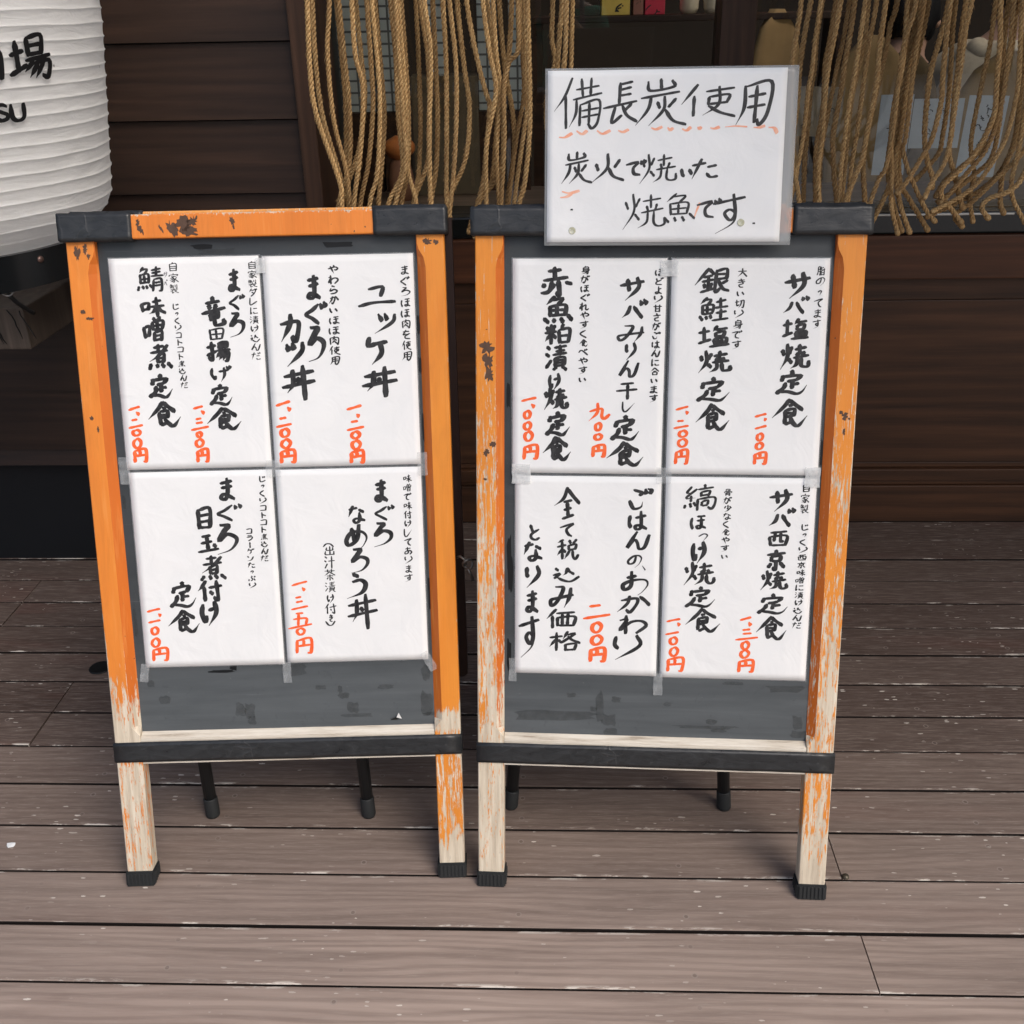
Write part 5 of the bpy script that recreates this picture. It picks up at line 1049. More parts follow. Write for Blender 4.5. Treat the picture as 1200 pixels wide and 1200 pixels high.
# ------------------------------------------------------------------ lantern, its bracket beam
LC = Vector((-1.15, 1.95, 0)); LR = .341; LZ = .855
def lantern():
    root = empty('paper_lantern', (LC.x, LC.y, LZ), "large white ribbed lantern with black lettering hanging at the left edge", "lantern")
    zb = .9155
    def rad(z):       # z world
        t = z-zb
        r = .324+.125*(z-1.03)-.12*max(0, z-1.25)**1.5
        r -= .058*(1-smoothstep(-.02, .085, t))**1.6
        r -= .05*smoothstep(1.62, 1.86, z)
        return r
    pitch = .0226; prof = []
    z = zb
    while z < 1.85:
        for f, dr in ((0, .0016), (.055, .0006), (.12, -.0003), (.3, -.0008), (.5, -.0010), (.7, -.0008), (.88, -.0003), (.945, .0006)):
            zz = z+pitch*f; prof.append((rad(zz)+dr, zz-LZ))
        z += pitch
    prof.append((rad(z), z-LZ)); ztop = z
    mb = MB(); mb.lathe(prof, (0, 0, 0), 180)
    # rumpled vinyl between the wires
    for i, p in enumerate(mb.v):
        a = atan2(p[1], p[0]); q = noise.noise(Vector((cos(a)*5, sin(a)*5, p[2]*30)))*.0016+noise.noise(Vector((cos(a)*14, sin(a)*14, p[2]*55)))*.0007
        r = sqrt(p[0]**2+p[1]**2); mb.v[i] = (p[0]*(1+q/r), p[1]*(1+q/r), p[2]+noise.noise(Vector((cos(a)*3, sin(a)*3, p[2]*9)))*.0025)
    mb.build('shade', lantern_material(), root)
    rb = .2745
    for nm, z0, z1 in (('bottom_ring', 0, .062), ('top_ring', ztop-LZ-.002, ztop-LZ+.06)):
        mb = MB()
        for pr in ([(rb-.012, z0), (rb, z0)], [(rb, z0), (rb, z1)], [(rb, z1), (rb-.012, z1)], [(rb-.012, z1), (rb-.012, z0)]): mb.lathe(pr, (0, 0, 0), 128, smooth=True)
        o = mb.build(nm, plain("black lacquered ring", (.007, .008, .009), .22, .45, .1, 10), root)
        if nm == 'bottom_ring':
            mr = MB(); a = radians(-40.5)
            T = Matrix.Translation((rb*sin(radians(62.7))*1.0, -rb*cos(radians(62.7)), .045)) @ Matrix.Rotation(radians(62.7), 4, 'Z') @ Matrix.Rotation(pi/2, 4, 'X')
            mr.lathe([(.0062, 0), (.0058, .0018), (.0036, .0034), (.0003, .0040)], (0, 0, 0), 20); mr.v = [tuple(T @ Vector(q)) for q in mr.v]
            mr.build('rivet', plain("brown metal rivet", (.16, .10, .085), .3, .5, .1, 30, .6), o)
    # lettering follows the shade
    def place(a_mm, z, lift):
        a = a_mm; r = rad(z)+.0056+lift
        return (r*sin(a), -r*cos(a), z-LZ)
    rnd = random.Random(5); mb = MB(); k = 0; small = MB()
    for c, a0, a1, zt, zlo, w in (('酒', .755, .955, 1.260, 1.198, .0092), ('場', .990, 1.215, 1.262, 1.199, .0090), ('S', .885, .953, 1.164, 1.140, .0078), ('U', .962, 1.038, 1.163, 1.138, .0078)):
        m2 = MB()
        for kind, pts in glyph(c):
            # strokes are laid out in metres along the shade, then wrapped
            q = [((a0+(x/100)*(a1-a0))*LR, zt+(y/100)*(zlo-zt)) for x, y in pts]
            stroke_mesh(m2, q, w, kind, lambda u, v, l: place(u/LR, v, l), k % 14, rnd); k += 1
        (small if c in 'SU' else mb).add(m2.v, m2.f)
    lm = plain("black lantern lettering", (.006, .006, .007), .5, .3)
    mb.build('large_lettering', lm, root); small.build('small_lettering', lm, root)
    mb = MB(); mb.tube([(0, 0, 1.00), (0, 0, 1.45)], .006, 8); mb.build('hanging_cord', MAT_BLACKMETAL, root)
    hk = MB(); ha = radians(47.9); hx, hy = .268*sin(ha), -.268*cos(ha)
    hk.tube([(hx+.0095*cos(a), hy+.003*cos(a), .003+.0095*sin(a)) for a in [2*pi*i/18 for i in range(19)]], .0012, 8, caps=False)
    cd = MB(); cd.tube(catmull([(hx, hy+.002, -.005), (hx+.001, hy+.03, -.03), (hx+.002, hy+.07, -.056)], 5), .0042, 8); cd.build('tie_cord', MAT_BLACKMETAL, root)
    hk.build('tie_ring', plain("steel tie ring", (.30, .30, .30), .3, .5, .2, 60, .8), root)
lantern()
def bracket():
    o = MB(); rr = random.Random(2)
    o.box(-.35, .0, 0, .43, 0, .081, .004)
    # end grain cracks on the sawn face
    for k in range(9):
        x = -.012-k*.021+rr.uniform(-.006, .006); z = rr.uniform(.045, .078); pts = []
        for j in range(6): pts.append((x, -.0006, z)); x += rr.uniform(.000, .008); z -= rr.uniform(.008, .016)
        pts = [p for p in pts if p[2] > .004]
        if len(pts) > 1: o.tube(pts, [.0012]*(len(pts)-1)+[.0003], 5, 1)
    n = o.build('bracket_beam', [dark_wood("weathered grey brown beam", (.034, .026, .021), (.080, .062, .050), 'Z'), MAT_BLACKMARK], loc=(-.989, 1.880, .7165))
    tag(n, "thick cracked timber beam end sticking out of the wall below the lantern", "beam")
bracket()

# ------------------------------------------------------------------ rope curtains
def rope_mesh(path, seed, rdia=.0100):
    rr = random.Random(seed)
    P = [Vector(p)/1000 for p in path]
    # carry the rope up to the rail
    top = P[0]; sl = (P[0]-P[1]); sl = sl/max(.05, sl.z)
    up = []
    zt = 1.86
    for z in (1.45, 1.62, zt): up.insert(0, Vector((top.x+sl.x*(z-top.z)*.45, top.y+(2.21-top.y)*(z-top.z), z)))
    P = up+P
    Q = []
    for i, p in enumerate(P):
        jit = 0 if i < 3 else 1
        Q.append(p+Vector((0, rr.uniform(-.006, .006)*jit, 0)))
    C = catmull(Q, 16)
    # resample evenly
    L = [0]
    for i in range(1, len(C)): L.append(L[-1]+(C[i]-C[i-1]).length)
    step = .0030; n = int(L[-1]/step); pts = []; j = 0
    for i in range(n+1):
        s = i*step
        while j < len(L)-2 and L[j+1] < s: j += 1
        t = (s-L[j])/max(1e-9, L[j+1]-L[j]); pts.append(C[j].lerp(C[j+1], t))
    mb = MB(); pitch = .0300*rr.uniform(.9, 1.1); ph = rr.uniform(0, 6); r = rdia/2*rr.uniform(.92, 1.08)
    strands = 2 if rr.random() < .0 else 3
    frames = []; up_ = Vector((0, 1, 0))
    for i, p in enumerate(pts):
        d = (pts[min(i+1, n)]-pts[max(i-1, 0)]).normalized(); a = (up_-d*up_.dot(d)).normalized(); frames.append((p, a, d.cross(a)))
    for sidx in range(strands):
        path3 = []; rads = []
        for i, (p, a, b) in enumerate(frames):
            th = ph+2*pi*(i*step/pitch)+2*pi*sidx/strands
            wob = 1+.10*noise.noise(Vector((i*.05, seed, sidx)))
            path3.append(p+(a*cos(th)+b*sin(th))*r*.56*wob)
            end = smoothstep(0, .004, (n-i)*step)
            rads.append(r*.50*wob*(.55+.45*end))
        mb.tube(path3, rads, 6)
    # frayed, whipped end
    p, a, b = frames[-1]; d = (frames[-1][0]-frames[-4][0]).normalized()
    mb.tube([p-d*.010, p-d*.002, p+d*.002], [r*1.12, r*1.18, r*.8], 8)
    # loose fibres
    for k in range(70):
        i = rr.randrange(20, n-4); p, a, b = frames[i]; th = rr.uniform(0, 2*pi); o = a*cos(th)+b*sin(th)
        d = (frames[i+3][0]-frames[i][0]).normalized()
        q = p+o*r*.9
        mb.tube([q, q+o*.002+d*.004, q+o*rr.uniform(.002, .004)+d*rr.uniform(.006, .010)], [.00035, .0003, .0001], 3, caps=False)
    return mb
def rope_curtain(paths, label, x0, x1, seed):
    root = empty('rope_curtain', ((x0+x1)/2, 2.21, 1.88), label, "rope curtain", "rope curtains in front of the window")
    ox = Vector(((x0+x1)/2, 2.21, 1.88))
    mb = MB(); mb.tube([(x0-ox.x, 0, 0), (0, .0, .0), (x1-ox.x, 0, 0)], .018, 14); mb.build('rail', MAT_POSTW, root)
    for i, p in enumerate(paths):
        m = rope_mesh(p, seed+i); m.v = [(a-ox.x, b-ox.y, c-ox.z) for a, b, c in m.v]; m.build('rope', MAT_ROPE, root)
for i, p in enumerate(ROPEL):
    if i not in (18, 19, 20, 23, 26):
        a, b = p[-2], p[-1]; L_ = max(1, a[2]-b[2]); p.append([b[0]+(b[0]-a[0])*60/L_*.6, b[1], b[2]-70])
for i, p in enumerate(ROPER):
    if i < 12: p.append([p[-1][0]-4, p[-1][1], p[-1][2]-70])
rope_curtain(ROPEL, "brown twisted rope curtain hanging in bunches above and behind the tuna menu stand", -.62, .17, 100)
rope_curtain(ROPER, "brown twisted rope curtain with splayed loose ends at the right side of the window", .36, 1.15, 300)
# hook and cord on the rear rail of the left stand, seen in the gap between the boards
def rear_hook():
    Mi = ML.inverted(); L = lambda x, y, z: Mi @ Vector((x, y, z))
    mb = MB()
    c = Vector((-.131, 1.435, .497)); mb.tube([L(c.x+.0075*cos(a), c.y+.002*sin(2*a), c.z+.0075*sin(a)) for a in [2*pi*i/18 for i in range(19)]], .0022, 8, caps=False)
    mb.tube([L(-.149, 1.44, .506), L(-.143, 1.437, .510), L(-.136, 1.434, .506), L(-.133, 1.434, .497)], .0022, 8)
    mb.tube([L(-.131, 1.433, .490), L(-.127, 1.432, .480), L(-.123, 1.431, .470)], .0026, 8)
    mb.build('hook', plain("dull steel hook", (.16, .16, .155), .38, .5, .25, 60, .8), standL)
rear_hook()

# ------------------------------------------------------------------ small things on the deck
mb = MB(); rr = random.Random(1)
pts = []
for j in range(7):
    a = 2*pi*j/7; pts.append((cos(a)*.0095*rr.uniform(.7, 1.1), sin(a)*.0075*rr.uniform(.7, 1.1)))
mb.add([(x, y, .0004+.0012*(j % 2)) for j, (x, y) in enumerate(pts)], [tuple(range(7))]); mb.add([(x, y, .0000) for x, y in pts], [tuple(range(7))[::-1]])
tag(mb.build('paper_scrap', MAT_PAPER, loc=(-.935, 1.324, .0012)), "tiny white paper scrap on the deck near the left edge", "scrap")
mb = MB(); mb.lathe([(.0003, .0012), (.016, .0012), (.020, .0022), (.0235, .0018), (.0245, .0002)], (0, 0, 0), 28)
tag(mb.build('hole_grommet', plain("black rubber grommet", (.006, .006, .006), .6, .3), loc=(-.987, 1.856, .0006)), "round black grommet in the deck beside the orange stand", "grommet")
mb = MB(); mb.lathe([(.0003, .0052), (.0030, .0050), (.0052, .0034), (.0060, .0004)], (0, 0, 0), 10);
tag(mb.build('staple_clip', plain("dull brass staple", (.10, .085, .06), .4, .5, .3, 200, .5), loc=(.483, 1.273, .0006)), "tiny metal staple on the deck beside the worn stand's right foot", "clip")

# ------------------------------------------------------------------ dining room behind the glass
def room():
    root = empty('dining_room', (1.0, 4.2, -.02), "dim brown dining room seen through the shop window", "room")
    o = root.location
    def B(name, mat, bx, b=0):
        mb = MB(); mb.box(bx[0]-o.x, bx[1]-o.x, bx[2]-o.y, bx[3]-o.y, bx[4]-o.z, bx[5]-o.z, b); return mb.build(name, mat, root)
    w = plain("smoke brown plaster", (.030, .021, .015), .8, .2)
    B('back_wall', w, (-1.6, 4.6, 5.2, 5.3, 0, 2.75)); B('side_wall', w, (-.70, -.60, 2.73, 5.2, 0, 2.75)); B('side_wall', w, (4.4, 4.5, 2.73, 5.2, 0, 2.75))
    B('floor', plain("dark plank floor", (.03, .02, .015), .5), (-.7, 4.5, 2.75, 5.2, -.02, .0)); B('ceiling', w, (-.7, 4.5, 3.95, 5.2, 2.76, 2.82))  # ceiling stops short: a gap added to let daylight onto the guests
room()
def inside_counter():
    root = empty('window_counter', (1.0, 2.9, 0), "brown wooden counter just inside the window glass", "counter")
    mb = MB(); mb.box(-1.48, 2.2, -.17, .16, .785, .822, .004); mb.build('counter_top', dark_wood("warm brown counter wood", (.11, .068, .045), (.22, .145, .098), 'X', 1, .4), root)
    mb = MB(); mb.box(-1.48, 2.2, -.14, .10, .0, .784); mb.build('counter_front', MAT_PANELW, root)
inside_counter()
def scribble(mb, x, z0, z1, w, rnd, y=-.0006):
    """a column of hurried, unreadable pen marks"""
    z = z1; k = 0
    while z > z0:
        for q in range(rnd.randint(3, 5)):
            a = (x+rnd.uniform(-w, w)*.5, z-rnd.uniform(0, w)); b = (a[0]+rnd.uniform(-w, w)*.6, a[1]-rnd.uniform(-.1, .7)*w)
            stroke_mesh(mb, [a, ((a[0]+b[0])/2+rnd.uniform(-w, w)*.15, (a[1]+b[1])/2), b], w*.13, 'n', lambda u, v, l: (u, y-l, v), k % 9, rnd); k += 1
        z -= w*1.25
def window_card(x0, x1, z0, z1, color, label, cols, tilt=0.0):
    root = empty('window_card', ((x0+x1)/2, 2.6225, z0), label, "card", "cards taped behind the window glass"); root.rotation_euler = (0, tilt, 0)
    w = x1-x0; h = z1-z0
    mb = MB(); mb.box(-w/2, w/2, 0, .0012, 0, h); mb.build('card', color, root)
    rnd = random.Random(hash_(label))
    mb = MB()
    for c in cols: scribble(mb, (c[0]-.5)*w, h*c[1], h*c[2], c[3], rnd)
    if mb.v: mb.build('pen_marks', MAT_INK, root)
card_w = plain("bluish white card", (.50, .52, .56), .6); card_b = plain("beige menu card", (.36, .275, .185), .6)
window_card(.575, .685, .995, 1.105, card_b, "beige card behind the glass just right of the laminated notice", [(.25, .1, .9, .012), (.75, .3, .9, .012)], .04)
window_card(.774, .850, .905, 1.085, card_w, "narrow bluish white card behind the thickest right rope bunch", [(.5, .5, .93, .022), (.55, .1, .35, .012)])
window_card(.852, .968, .965, 1.075, card_w, "low bluish white card between two taller ones behind the right ropes", [(.3, .35, .9, .016), (.65, .1, .85, .010)])
window_card(.972, 1.064, .898, 1.080, card_w, "bluish white card behind the crossing rope ends at the right", [(.45, .5, .93, .020), (.75, .2, .9, .010)], .03)
def carton_stack():
    root = empty('cardboard_box', (-.275, 2.92, .823), "beige cardboard box on the counter behind the left ropes", "box"); root.rotation_euler = (0, 0, .08)
    mb = MB(); mb.box(-.088, .088, 0, .14, .0, .300, .003); mb.build('carton', plain("dull cardboard", (.13, .095, .060), .8, .2, .2, 20), root)
    mb = MB(); mb.box(-.012, .012, -.0009, .141, .20, .3008); mb.build('packing_tape', plain("brown packing tape", (.10, .065, .035), .3, .5), root)
carton_stack()
def tile_pillar(x, y, w, label):
    root = empty('tile_pillar', (x, y, 0), label, "pillar", "tiled pillars inside the window")
    mb = MB(); mb.box(-w/2, w/2, 0, .12, 1.032, 2.7, .002); mb.build('tile_face', MAT_TILE, root)
    mb = MB(); mb.box(-w/2-.01, w/2+.01, -.01, .12, 0.0, 1.030, .002); mb.build('wooden_base', MAT_PANELW, root)
MAT_TILE = tile_material()
for x, w, l in ((-.515, .085, "broad pale tiled pillar behind the leftmost rope bunches"), (-.425, .042, "pale tiled pillar just right of the broad one behind the ropes"), (-.300, .038, "slim pale tiled pillar behind the middle left ropes"), (-.165, .050, "slim pale tiled pillar behind the rope that leans right"), (-.085, .045, "narrow pale tiled pillar nearest the densest left rope bunch")):
    tile_pillar(x, 3.0, w, l)
def shelf():
    root = empty('goods_shelf', (.35, 3.55, 0), "dark shelf of boxes and jars at the top middle of the window", "shelf")
    mb = MB(); mb.box(-.40, .55, -.10, .12, 1.232, 1.250, .002); mb.build('shelf_board', MAT_PANELW, root)
    mb = MB(); mb.box(-.40, -.37, -.08, .12, 0, 1.231); mb.box(.52, .55, -.08, .12, 0, 1.231); mb.build('shelf_side', MAT_PANELW, root)
shelf()
def carton(x, w, h, col, label, ch):
    root = empty('snack_box', (x, 3.52, 1.251), label, "box", "boxes on the inside shelf")
    mb = MB(); mb.box(-w/2, w/2, -.04, .06, 0, h, .002); mb.build('carton', plain("carton "+label[:8], col, .45), root)
    mb = MB(); scribble(mb, 0, h*.2, h*.85, w*.45, random.Random(int(x*1000)), -.0405); mb.build('box_lettering', MAT_INK, root)
carton(.200, .085, .16, (.70, .48, .10), "mustard yellow box on the inside shelf", "魚")
carton(.268, .030, .15, (.32, .13, .09), "brown box on the inside shelf beside the mustard one", "火")
carton(.318, .060, .16, (.62, .04, .07), "crimson box on the inside shelf", "炭")
def jar(x, r, h, col, label):
    root = empty('ceramic_jar', (x, 3.52, 1.251), label, "jar", "jars on the inside shelf")
    mb = MB(); mb.lathe([(r*.7, 0), (r*.95, h*.1), (r, h*.45), (r*.8, h*.75), (r*.45, h*.85)], (0, 0, 0), 20, capb=True); mb.build('jar_body', plain("glaze "+label[:10], col, .3, .5), root)
    mb = MB(); mb.lathe([(r*.5, h*.85), (r*.52, h*.95), (r*.2, h*1.0), (.001, h*1.01)], (0, 0, 0), 20); mb.build('lid', plain("lid "+label[:10], (.35, .2, .08), .4), root)
jar(.425, .030, .14, (.78, .64, .46), "cream ceramic jar on the shelf, nearest the brown boxes")
jar(.495, .028, .15, (.74, .62, .46), "cream ceramic jar on the shelf beside the window mullion")

# seated guests and chairs behind the right window
def skin_obj(name, verts, edges, radii, mat, parent, sub=2, root=0):
    me = bpy.data.meshes.new(name); me.from_pydata([tuple(v) for v in verts], edges, []); me.update()
    o = bpy.data.objects.new(name, me); COL.objects.link(o)
    sk = o.modifiers.new('skin', 'SKIN'); sk.use_smooth_shade = True
    for i, sv in enumerate(me.skin_vertices[0].data):
        r = radii[i]; sv.radius = r if isinstance(r, tuple) else (r, r); sv.use_root = (i == root)
    o.modifiers.new('sub', 'SUBSURF').levels = sub
    o.modifiers['sub'].render_levels = sub
    dg = bpy.context.evaluated_depsgraph_get(); m2 = bpy.data.meshes.new_from_object(o.evaluated_get(dg))
    bpy.data.objects.remove(o); m2.materials.clear(); m2.materials.append(mat)
    for p in m2.polygons: p.use_smooth = True
    o = bpy.data.objects.new(name, m2); COL.objects.link(o); o.parent = parent; return o
SKIN = plain("skin", (.42, .24, .165), .5, .4, .08, 40)
def head_parts(root, c, yaw, hair_mat, r=.095, skin=SKIN, tilt=0):
    """hair shell with an uneven edge round the back and top of a head at c"""
    mb = MB(); bm = bmesh.new(); bmesh.ops.create_icosphere(bm, subdivisions=4, radius=1)
    T = Matrix.Translation(c) @ Matrix.Rotation(yaw, 4, 'Z') @ Matrix.Rotation(tilt, 4, 'X')
    dele = []
    for v in bm.verts:
        p = v.co.normalized(); n = noise.noise(p*5)*.06+noise.noise(Vector((p.x*24, p.y*24, p.z*5)))*.055
        v.co = Vector((p.x*.80, p.y*.98, p.z*1.12))*(r*1.06*(1+n))
        if p.y < -.25 and p.z < .60+.1*n: dele.append(v)      # face side
        elif p.z < -.62+.5*n: dele.append(v)
    bmesh.ops.delete(bm, geom=dele, context='VERTS'); mb.bm(bm, 0, T, True); mb.build('hair', hair_mat, root)
def diner(x, y, zs, yaw, coat, hairc, label, hood=False, lean=.1):
    root = empty('person', (x, y, 0), label, "person"); root.rotation_euler = (0, 0, yaw)
    z = zs      # seat height
    V = [(0, 0, z), (0, -.01-lean*.2, z+.20), (0, -.02-lean*.7, z+.40), (0, -.05-lean, z+.52), (0, -.07-lean*1.1, z+.575), (0, -.10-lean*1.25, z+.655), (0, -.115-lean*1.3, z+.735),
         (.17, -.04-lean*.9, z+.46), (.24, -.10-lean, z+.24), (.15, -.34-lean, z+.26), (-.17, -.04-lean*.9, z+.46), (-.24, -.10-lean, z+.24), (-.15, -.34-lean, z+.26),
         (.10, -.02, z-.01), (.12, -.42, z+.03), (.12, -.44, z-.40), (-.10, -.02, z-.01), (-.12, -.42, z+.03), (-.12, -.44, z-.40)]
    E = [(0, 1), (1, 2), (2, 3), (3, 4), (4, 5), (5, 6), (3, 7), (7, 8), (8, 9), (3, 10), (10, 11), (11, 12), (0, 13), (13, 14), (14, 15), (0, 16), (16, 17), (17, 18)]
    Rr = [(.15, .11), (.14, .10), (.15, .10), (.09, .08), (.054, .054), (.084, .096), (.082, .094), .060, .045, .030, .060, .045, .030, .085, .065, .045, .085, .065, .045]
    skin_obj('body', V, E, Rr, SKIN, root)
    cv = V[:4]+[V[7], V[8], (V[9][0]*.98, V[9][1]*.9, V[9][2]), V[10], V[11], (V[12][0]*.98, V[12][1]*.9, V[12][2])]
    ce = [(0, 1), (1, 2), (2, 3), (3, 4), (4, 5), (5, 6), (3, 7), (7, 8), (8, 9)]
    skin_obj('coat', cv, ce, [(.18, .135), (.175, .13), (.18, .125), (.10, .09), .082, .066, .052, .082, .066, .052], coat, root)
    if hood:
        skin_obj('hood', [(-.07, .03-lean, z+.555), (0, .075-lean, z+.50), (.07, .03-lean, z+.555)], [(0, 1), (1, 2)], [.036, .046, .036], coat, root)
    head_parts(root, Vector((0, -.100-lean*1.27, z+.710)), 0, hairc, .112)
    for s in (-1, 1):
        skin_obj('ear', [(s*.083, -.105-lean*1.27, z+.665), (s*.089, -.098-lean*1.27, z+.695)], [(0, 1)], [.012, .017], SKIN, root, 1)
HAIR = plain("black hair", (.006, .005, .005), .45, .4, .3, 200)
OFFW = plain("off white hoodie cloth", (.62, .49, .34), .85, .15, .15, 60)
DARKC = plain("dark green black coat", (.012, .014, .012), .85, .15)
BEIGE = plain("beige chair cover", (.44, .27, .12), .85, .15, .2, 14, 0, .004)
BEIGE2 = plain("olive brown chair cover", (.15, .10, .05), .85, .15, .2, 14)
diner(1.205, 3.34, .60, radians(138), OFFW, HAIR, "person in an off-white hooded top seated inside the window, back turned", True, .26)
diner(1.165, 3.78, .52, radians(160), DARKC, HAIR, "person in dark clothes with black hair seated inside the window", False, .10)
def chair(x, y, yaw, zt, w, mat, label):
    root = empty('covered_chair', (x, y, 0), label, "chair", "covered chairs inside the window"); root.rotation_euler = (0, 0, yaw)
    # rounded back in a draped cover
    mb = MB(); n = 20; vs = []; fs = []
    rows = 16
    for j in range(rows+1):
        t = j/rows; z = .42+(zt-.42)*t
        hw = w/2*(1-.12*max(0, .5-t) if t < .52 else max(.16, (1-((t-.52)/.485)**3.0)**.5))
        for i in range(n):
            a = 2*pi*i/n; fold = 1+.03*sin(a*9+t*3)*(1-t)
            vs.append((hw*cos(a)*fold, (.052-.012*t)*sin(a)*fold+.05*t*t+.03*cos(a)**2*-1, z))
    for j in range(rows):
        for i in range(n): fs.append((j*n+i, j*n+(i+1) % n, (j+1)*n+(i+1) % n, (j+1)*n+i))
    fs.append(tuple(rows*n+i for i in range(n))); mb.add(vs, fs, 0, True); mb.build('backrest', mat, root)
    mb = MB(); mb.box(-w/2, w/2, -.42, .03, .40, .46, .02); mb.build('seat', mat, root)
    for sx in (-1, 1):
        for yy in (-.38, 0):
            mb = MB(); mb.tube([(sx*(w/2-.04), yy, .40), (sx*(w/2-.03), yy, .001)], [.018, .014], 10); mb.build('leg', MAT_POSTW, root)
chair(.925, 3.25, radians(6), 1.19, .25, BEIGE, "beige covered chair back behind the thickest right rope bunch")
chair(1.245, 3.08, radians(-8), 1.15, .30, BEIGE, "beige covered chair back at the right edge of the window")
chair(1.095, 3.46, radians(0), 1.14, .22, BEIGE2, "olive brown chair back between the two beige ones")
chair(.690, 3.45, radians(10), 1.26, .18, BEIGE, "narrow beige covered chair right of the window mullion")
# a cloth bag hung inside, near the left pillars
mb = MB(); bm = bmesh.new(); bmesh.ops.create_icosphere(bm, subdivisions=3, radius=1)
for v in bm.verts: v.co = Vector((v.co.x*.042, v.co.y*.035, v.co.z*.030*(1+.2*noise.noise(v.co*2))))
mb.bm(bm, 0, None, True); mb.tube([(0, 0, .025), (.004, 0, .034)], .004, 8)
tag(mb.build('orange_gourd', plain("burnt orange glaze", (.62, .19, .05), .4, .4), loc=(-.395, 2.86, .955)), "burnt orange round pot lid on a stand behind the left ropes", "pot")
mb = MB(); mb.lathe([(.03, 0), (.036, .04), (.028, .09), (.020, .103)], (0, 0, 0), 20, capb=True, capt=True)
tag(mb.build('clay_stand', plain("brown clay", (.30, .13, .075), .6), loc=(-.395, 2.86, .823)), "brown clay stand on the counter under the orange pot lid", "stand")

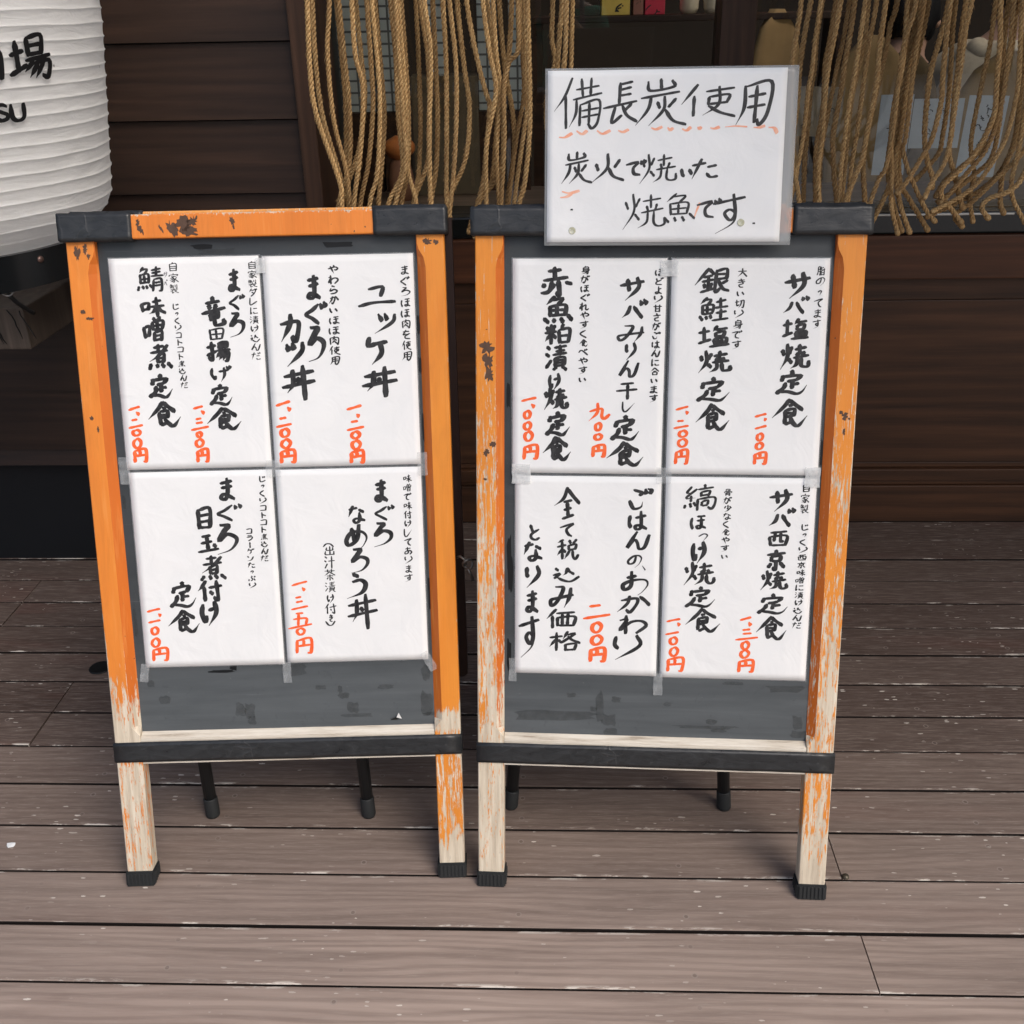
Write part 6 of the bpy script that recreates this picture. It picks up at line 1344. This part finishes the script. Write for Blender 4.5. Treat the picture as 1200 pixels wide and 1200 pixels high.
# ------------------------------------------------------------------ the person taking the picture, mirrored in the glass
def photographer():
    root = empty('person', (.06, -.46, 0), "person in a green shirt holding up a phone, reflected in the window glass", "person")
    o = root.location
    ph = Vector((0.0, -.022, 1.285))-o
    V = [(0, 0, .84), (0, .01, 1.0), (0, .0, 1.15), (0, -.01, 1.255), (0, .005, 1.315), (0, .035, 1.395), (0, .04, 1.475),
         (.165, -.01, 1.215), (.215, .06, .99), (ph.x+.075, ph.y-.06, ph.z-.055), (-.165, -.01, 1.215), (-.225, .06, .99), (ph.x-.075, ph.y-.06, ph.z-.055),
         (.085, 0, .78), (.095, .02, .42), (.10, -.01, .06), (.105, .11, .025), (-.085, 0, .78), (-.095, .02, .42), (-.10, -.01, .06), (-.105, .11, .025)]
    E = [(0, 1), (1, 2), (2, 3), (3, 4), (4, 5), (5, 6), (3, 7), (7, 8), (8, 9), (3, 10), (10, 11), (11, 12), (0, 13), (13, 14), (14, 15), (15, 16), (0, 17), (17, 18), (18, 19), (19, 20)]
    Rr = [(.145, .105), (.135, .10), (.15, .105), (.08, .075), (.050, .052), (.080, .094), (.078, .092), .056, .040, .026, .056, .040, .026, .085, .055, .040, .038, .085, .055, .040, .038]
    for s, w in ((1, 9), (-1, 12)):       # palm, four fingers round the phone, thumb
        b = Vector(V[w]); V.append((ph.x+s*.048, ph.y-.030, ph.z-.020)); Rr.append(.024); E.append((w, len(V)-1)); palm = len(V)-1
        for k in range(4):
            zz = ph.z+.012-.017*k; l = (1.0, 1.08, 1.0, .85)[k]
            p1 = (ph.x+s*.052, ph.y-.004, zz); p2 = (ph.x+s*.047, ph.y-.001, zz); p3 = (ph.x+s*(.042-.003*l), ph.y-.001, zz-.004)
            n = len(V); V += [p1, p2, p3]; Rr += [.0085, .0078, .0066]; E += [(palm, n), (n, n+1), (n+1, n+2)]
        n = len(V); V += [(ph.x+s*.040, ph.y-.034, ph.z+.004), (ph.x+s*.024, ph.y-.026, ph.z+.014)]; Rr += [.010, .008]; E += [(palm, n), (n, n+1)]
    skin_obj('body', V, E, Rr, SKIN, root)
    G_ = plain("green shirt cloth", (.055, .30, .20), .8, .2, .15, 30); DK = plain("dark trousers", (.02, .022, .03), .8, .2)
    sv = [V[1], V[2], V[3], V[7], tuple(Vector(V[7]).lerp(Vector(V[8]), .85)), V[10], tuple(Vector(V[10]).lerp(Vector(V[11]), .85)), (0, 0, .83)]
    skin_obj('shirt', sv, [(7, 0), (0, 1), (1, 2), (2, 3), (3, 4), (2, 5), (5, 6)], [(.17, .13), (.175, .13), (.10, .092), .076, .062, .076, .062, (.17, .13)], G_, root)
    tv = [(0, 0, .93), (.085, 0, .72), V[14], (V[15][0], V[15][1], .10), (-.085, 0, .72), V[18], (V[19][0], V[19][1], .10)]
    skin_obj('trousers', tv, [(0, 1), (1, 2), (2, 3), (0, 4), (4, 5), (5, 6)], [(.150, .115), .090, .072, .060, .090, .072, .060], DK, root)
    head_parts(root, Vector((0, .028, 1.462)), pi, HAIR, .110)
    for s in (-1, 1): skin_obj('ear', [(s*.080, .03, 1.41), (s*.087, .022, 1.438)], [(0, 1)], [.012, .016], SKIN, root, 1)
    skin_obj('nose', [(0, .124, 1.445), (0, .140, 1.415)], [(0, 1)], [.010, .015], SKIN, root, 1)
    EYE = plain("dark eye", (.02, .015, .012), .2, .5); LIP = plain("lip", (.30, .12, .10), .5)
    for s in (-1, 1): skin_obj('eye', [(s*.034-.006, .121, 1.440), (s*.034+.006, .121, 1.440)], [(0, 1)], [.006, .006], EYE, root, 1)
    skin_obj('mouth', [(-.018, .124, 1.383), (.018, .124, 1.383)], [(0, 1)], [.006, .006], LIP, root, 1)
    skin_obj('shoe', [(.10, -.05, .035), (.105, .16, .028)], [(0, 1)], [.045, .035], DK, root, 1); skin_obj('shoe', [(-.10, -.05, .035), (-.105, .16, .028)], [(0, 1)], [.045, .035], DK, root, 1)
    mb = MB(); pts = [(.115, .12, .86), (.11, .145, 1.05), (.10, .125, 1.22), (.095, .06, 1.325), (.095, -.03, 1.335), (.10, -.12, 1.22)]
    for i in range(2):
        pass
    mb.tube(catmull(pts, 6), .012, 8); mb.build('bag_strap', plain("grey webbing strap", (.25, .25, .25), .7), root)
    p = empty('phone', (0, -.022, 1.285), "black phone held up by the person in green, reflected in the window", "phone")
    mb = MB(); mb.box(-.037, .037, -.004, .004, -.115, .027, .0035); mb.build('phone_body', plain("black phone shell", (.01, .01, .011), .3, .5), p)
    mb = MB(); mb.box(.006, .034, .0041, .0065, -.004, .0255, .003); mb.build('camera_bump', plain("dark glass bump", (.02, .02, .022), .15, .5), p)
photographer()

# ------------------------------------------------------------------ the other side of the street (only mirrored in the glass)
def opposite():
    root = empty('opposite_house', (0, -17, -.16), "dark brown low shop house across the street, reflected in the window", "house")
    wm = plain("dark brown plaster", (.07, .055, .045), .8, .2, .2, 3); fm = MAT_POSTW
    mb = MB(); mb.box(-9, 9, -2, 0, 0, 3.0); mb.build('wall', wm, root)
    mb = MB(); mb.add([(-9.6, .8, 2.9), (9.6, .8, 2.9), (9.6, -1.5, 3.6), (-9.6, -1.5, 3.6), (-9.6, .8, 2.8), (9.6, .8, 2.8), (9.6, -1.5, 3.5), (-9.6, -1.5, 3.5)], [(0, 1, 2, 3), (7, 6, 5, 4), (0, 4, 5, 1), (1, 5, 6, 2), (2, 6, 7, 3), (3, 7, 4, 0)])
    mb.build('roof', plain("grey roof tiles", (.08, .08, .085), .7), root)
    for i in range(6):
        for z in (.9,):
            x = -7.5+i*3; mb = MB()
            for a in ((x-.8, x-.72, z, z+1.3), (x+.72, x+.8, z, z+1.3), (x-.72, x+.72, z+1.22, z+1.3), (x-.72, x+.72, z, z+.08)): mb.box(a[0], a[1], .002, .06, a[2], a[3])
            f = mb.build('window', fm, root); mb = MB(); mb.box(x-.715, x+.715, .003, .02, z+.085, z+1.215); mb.build('pane', plain("dark pane", (.015, .017, .02), .1, .5), f)
opposite()
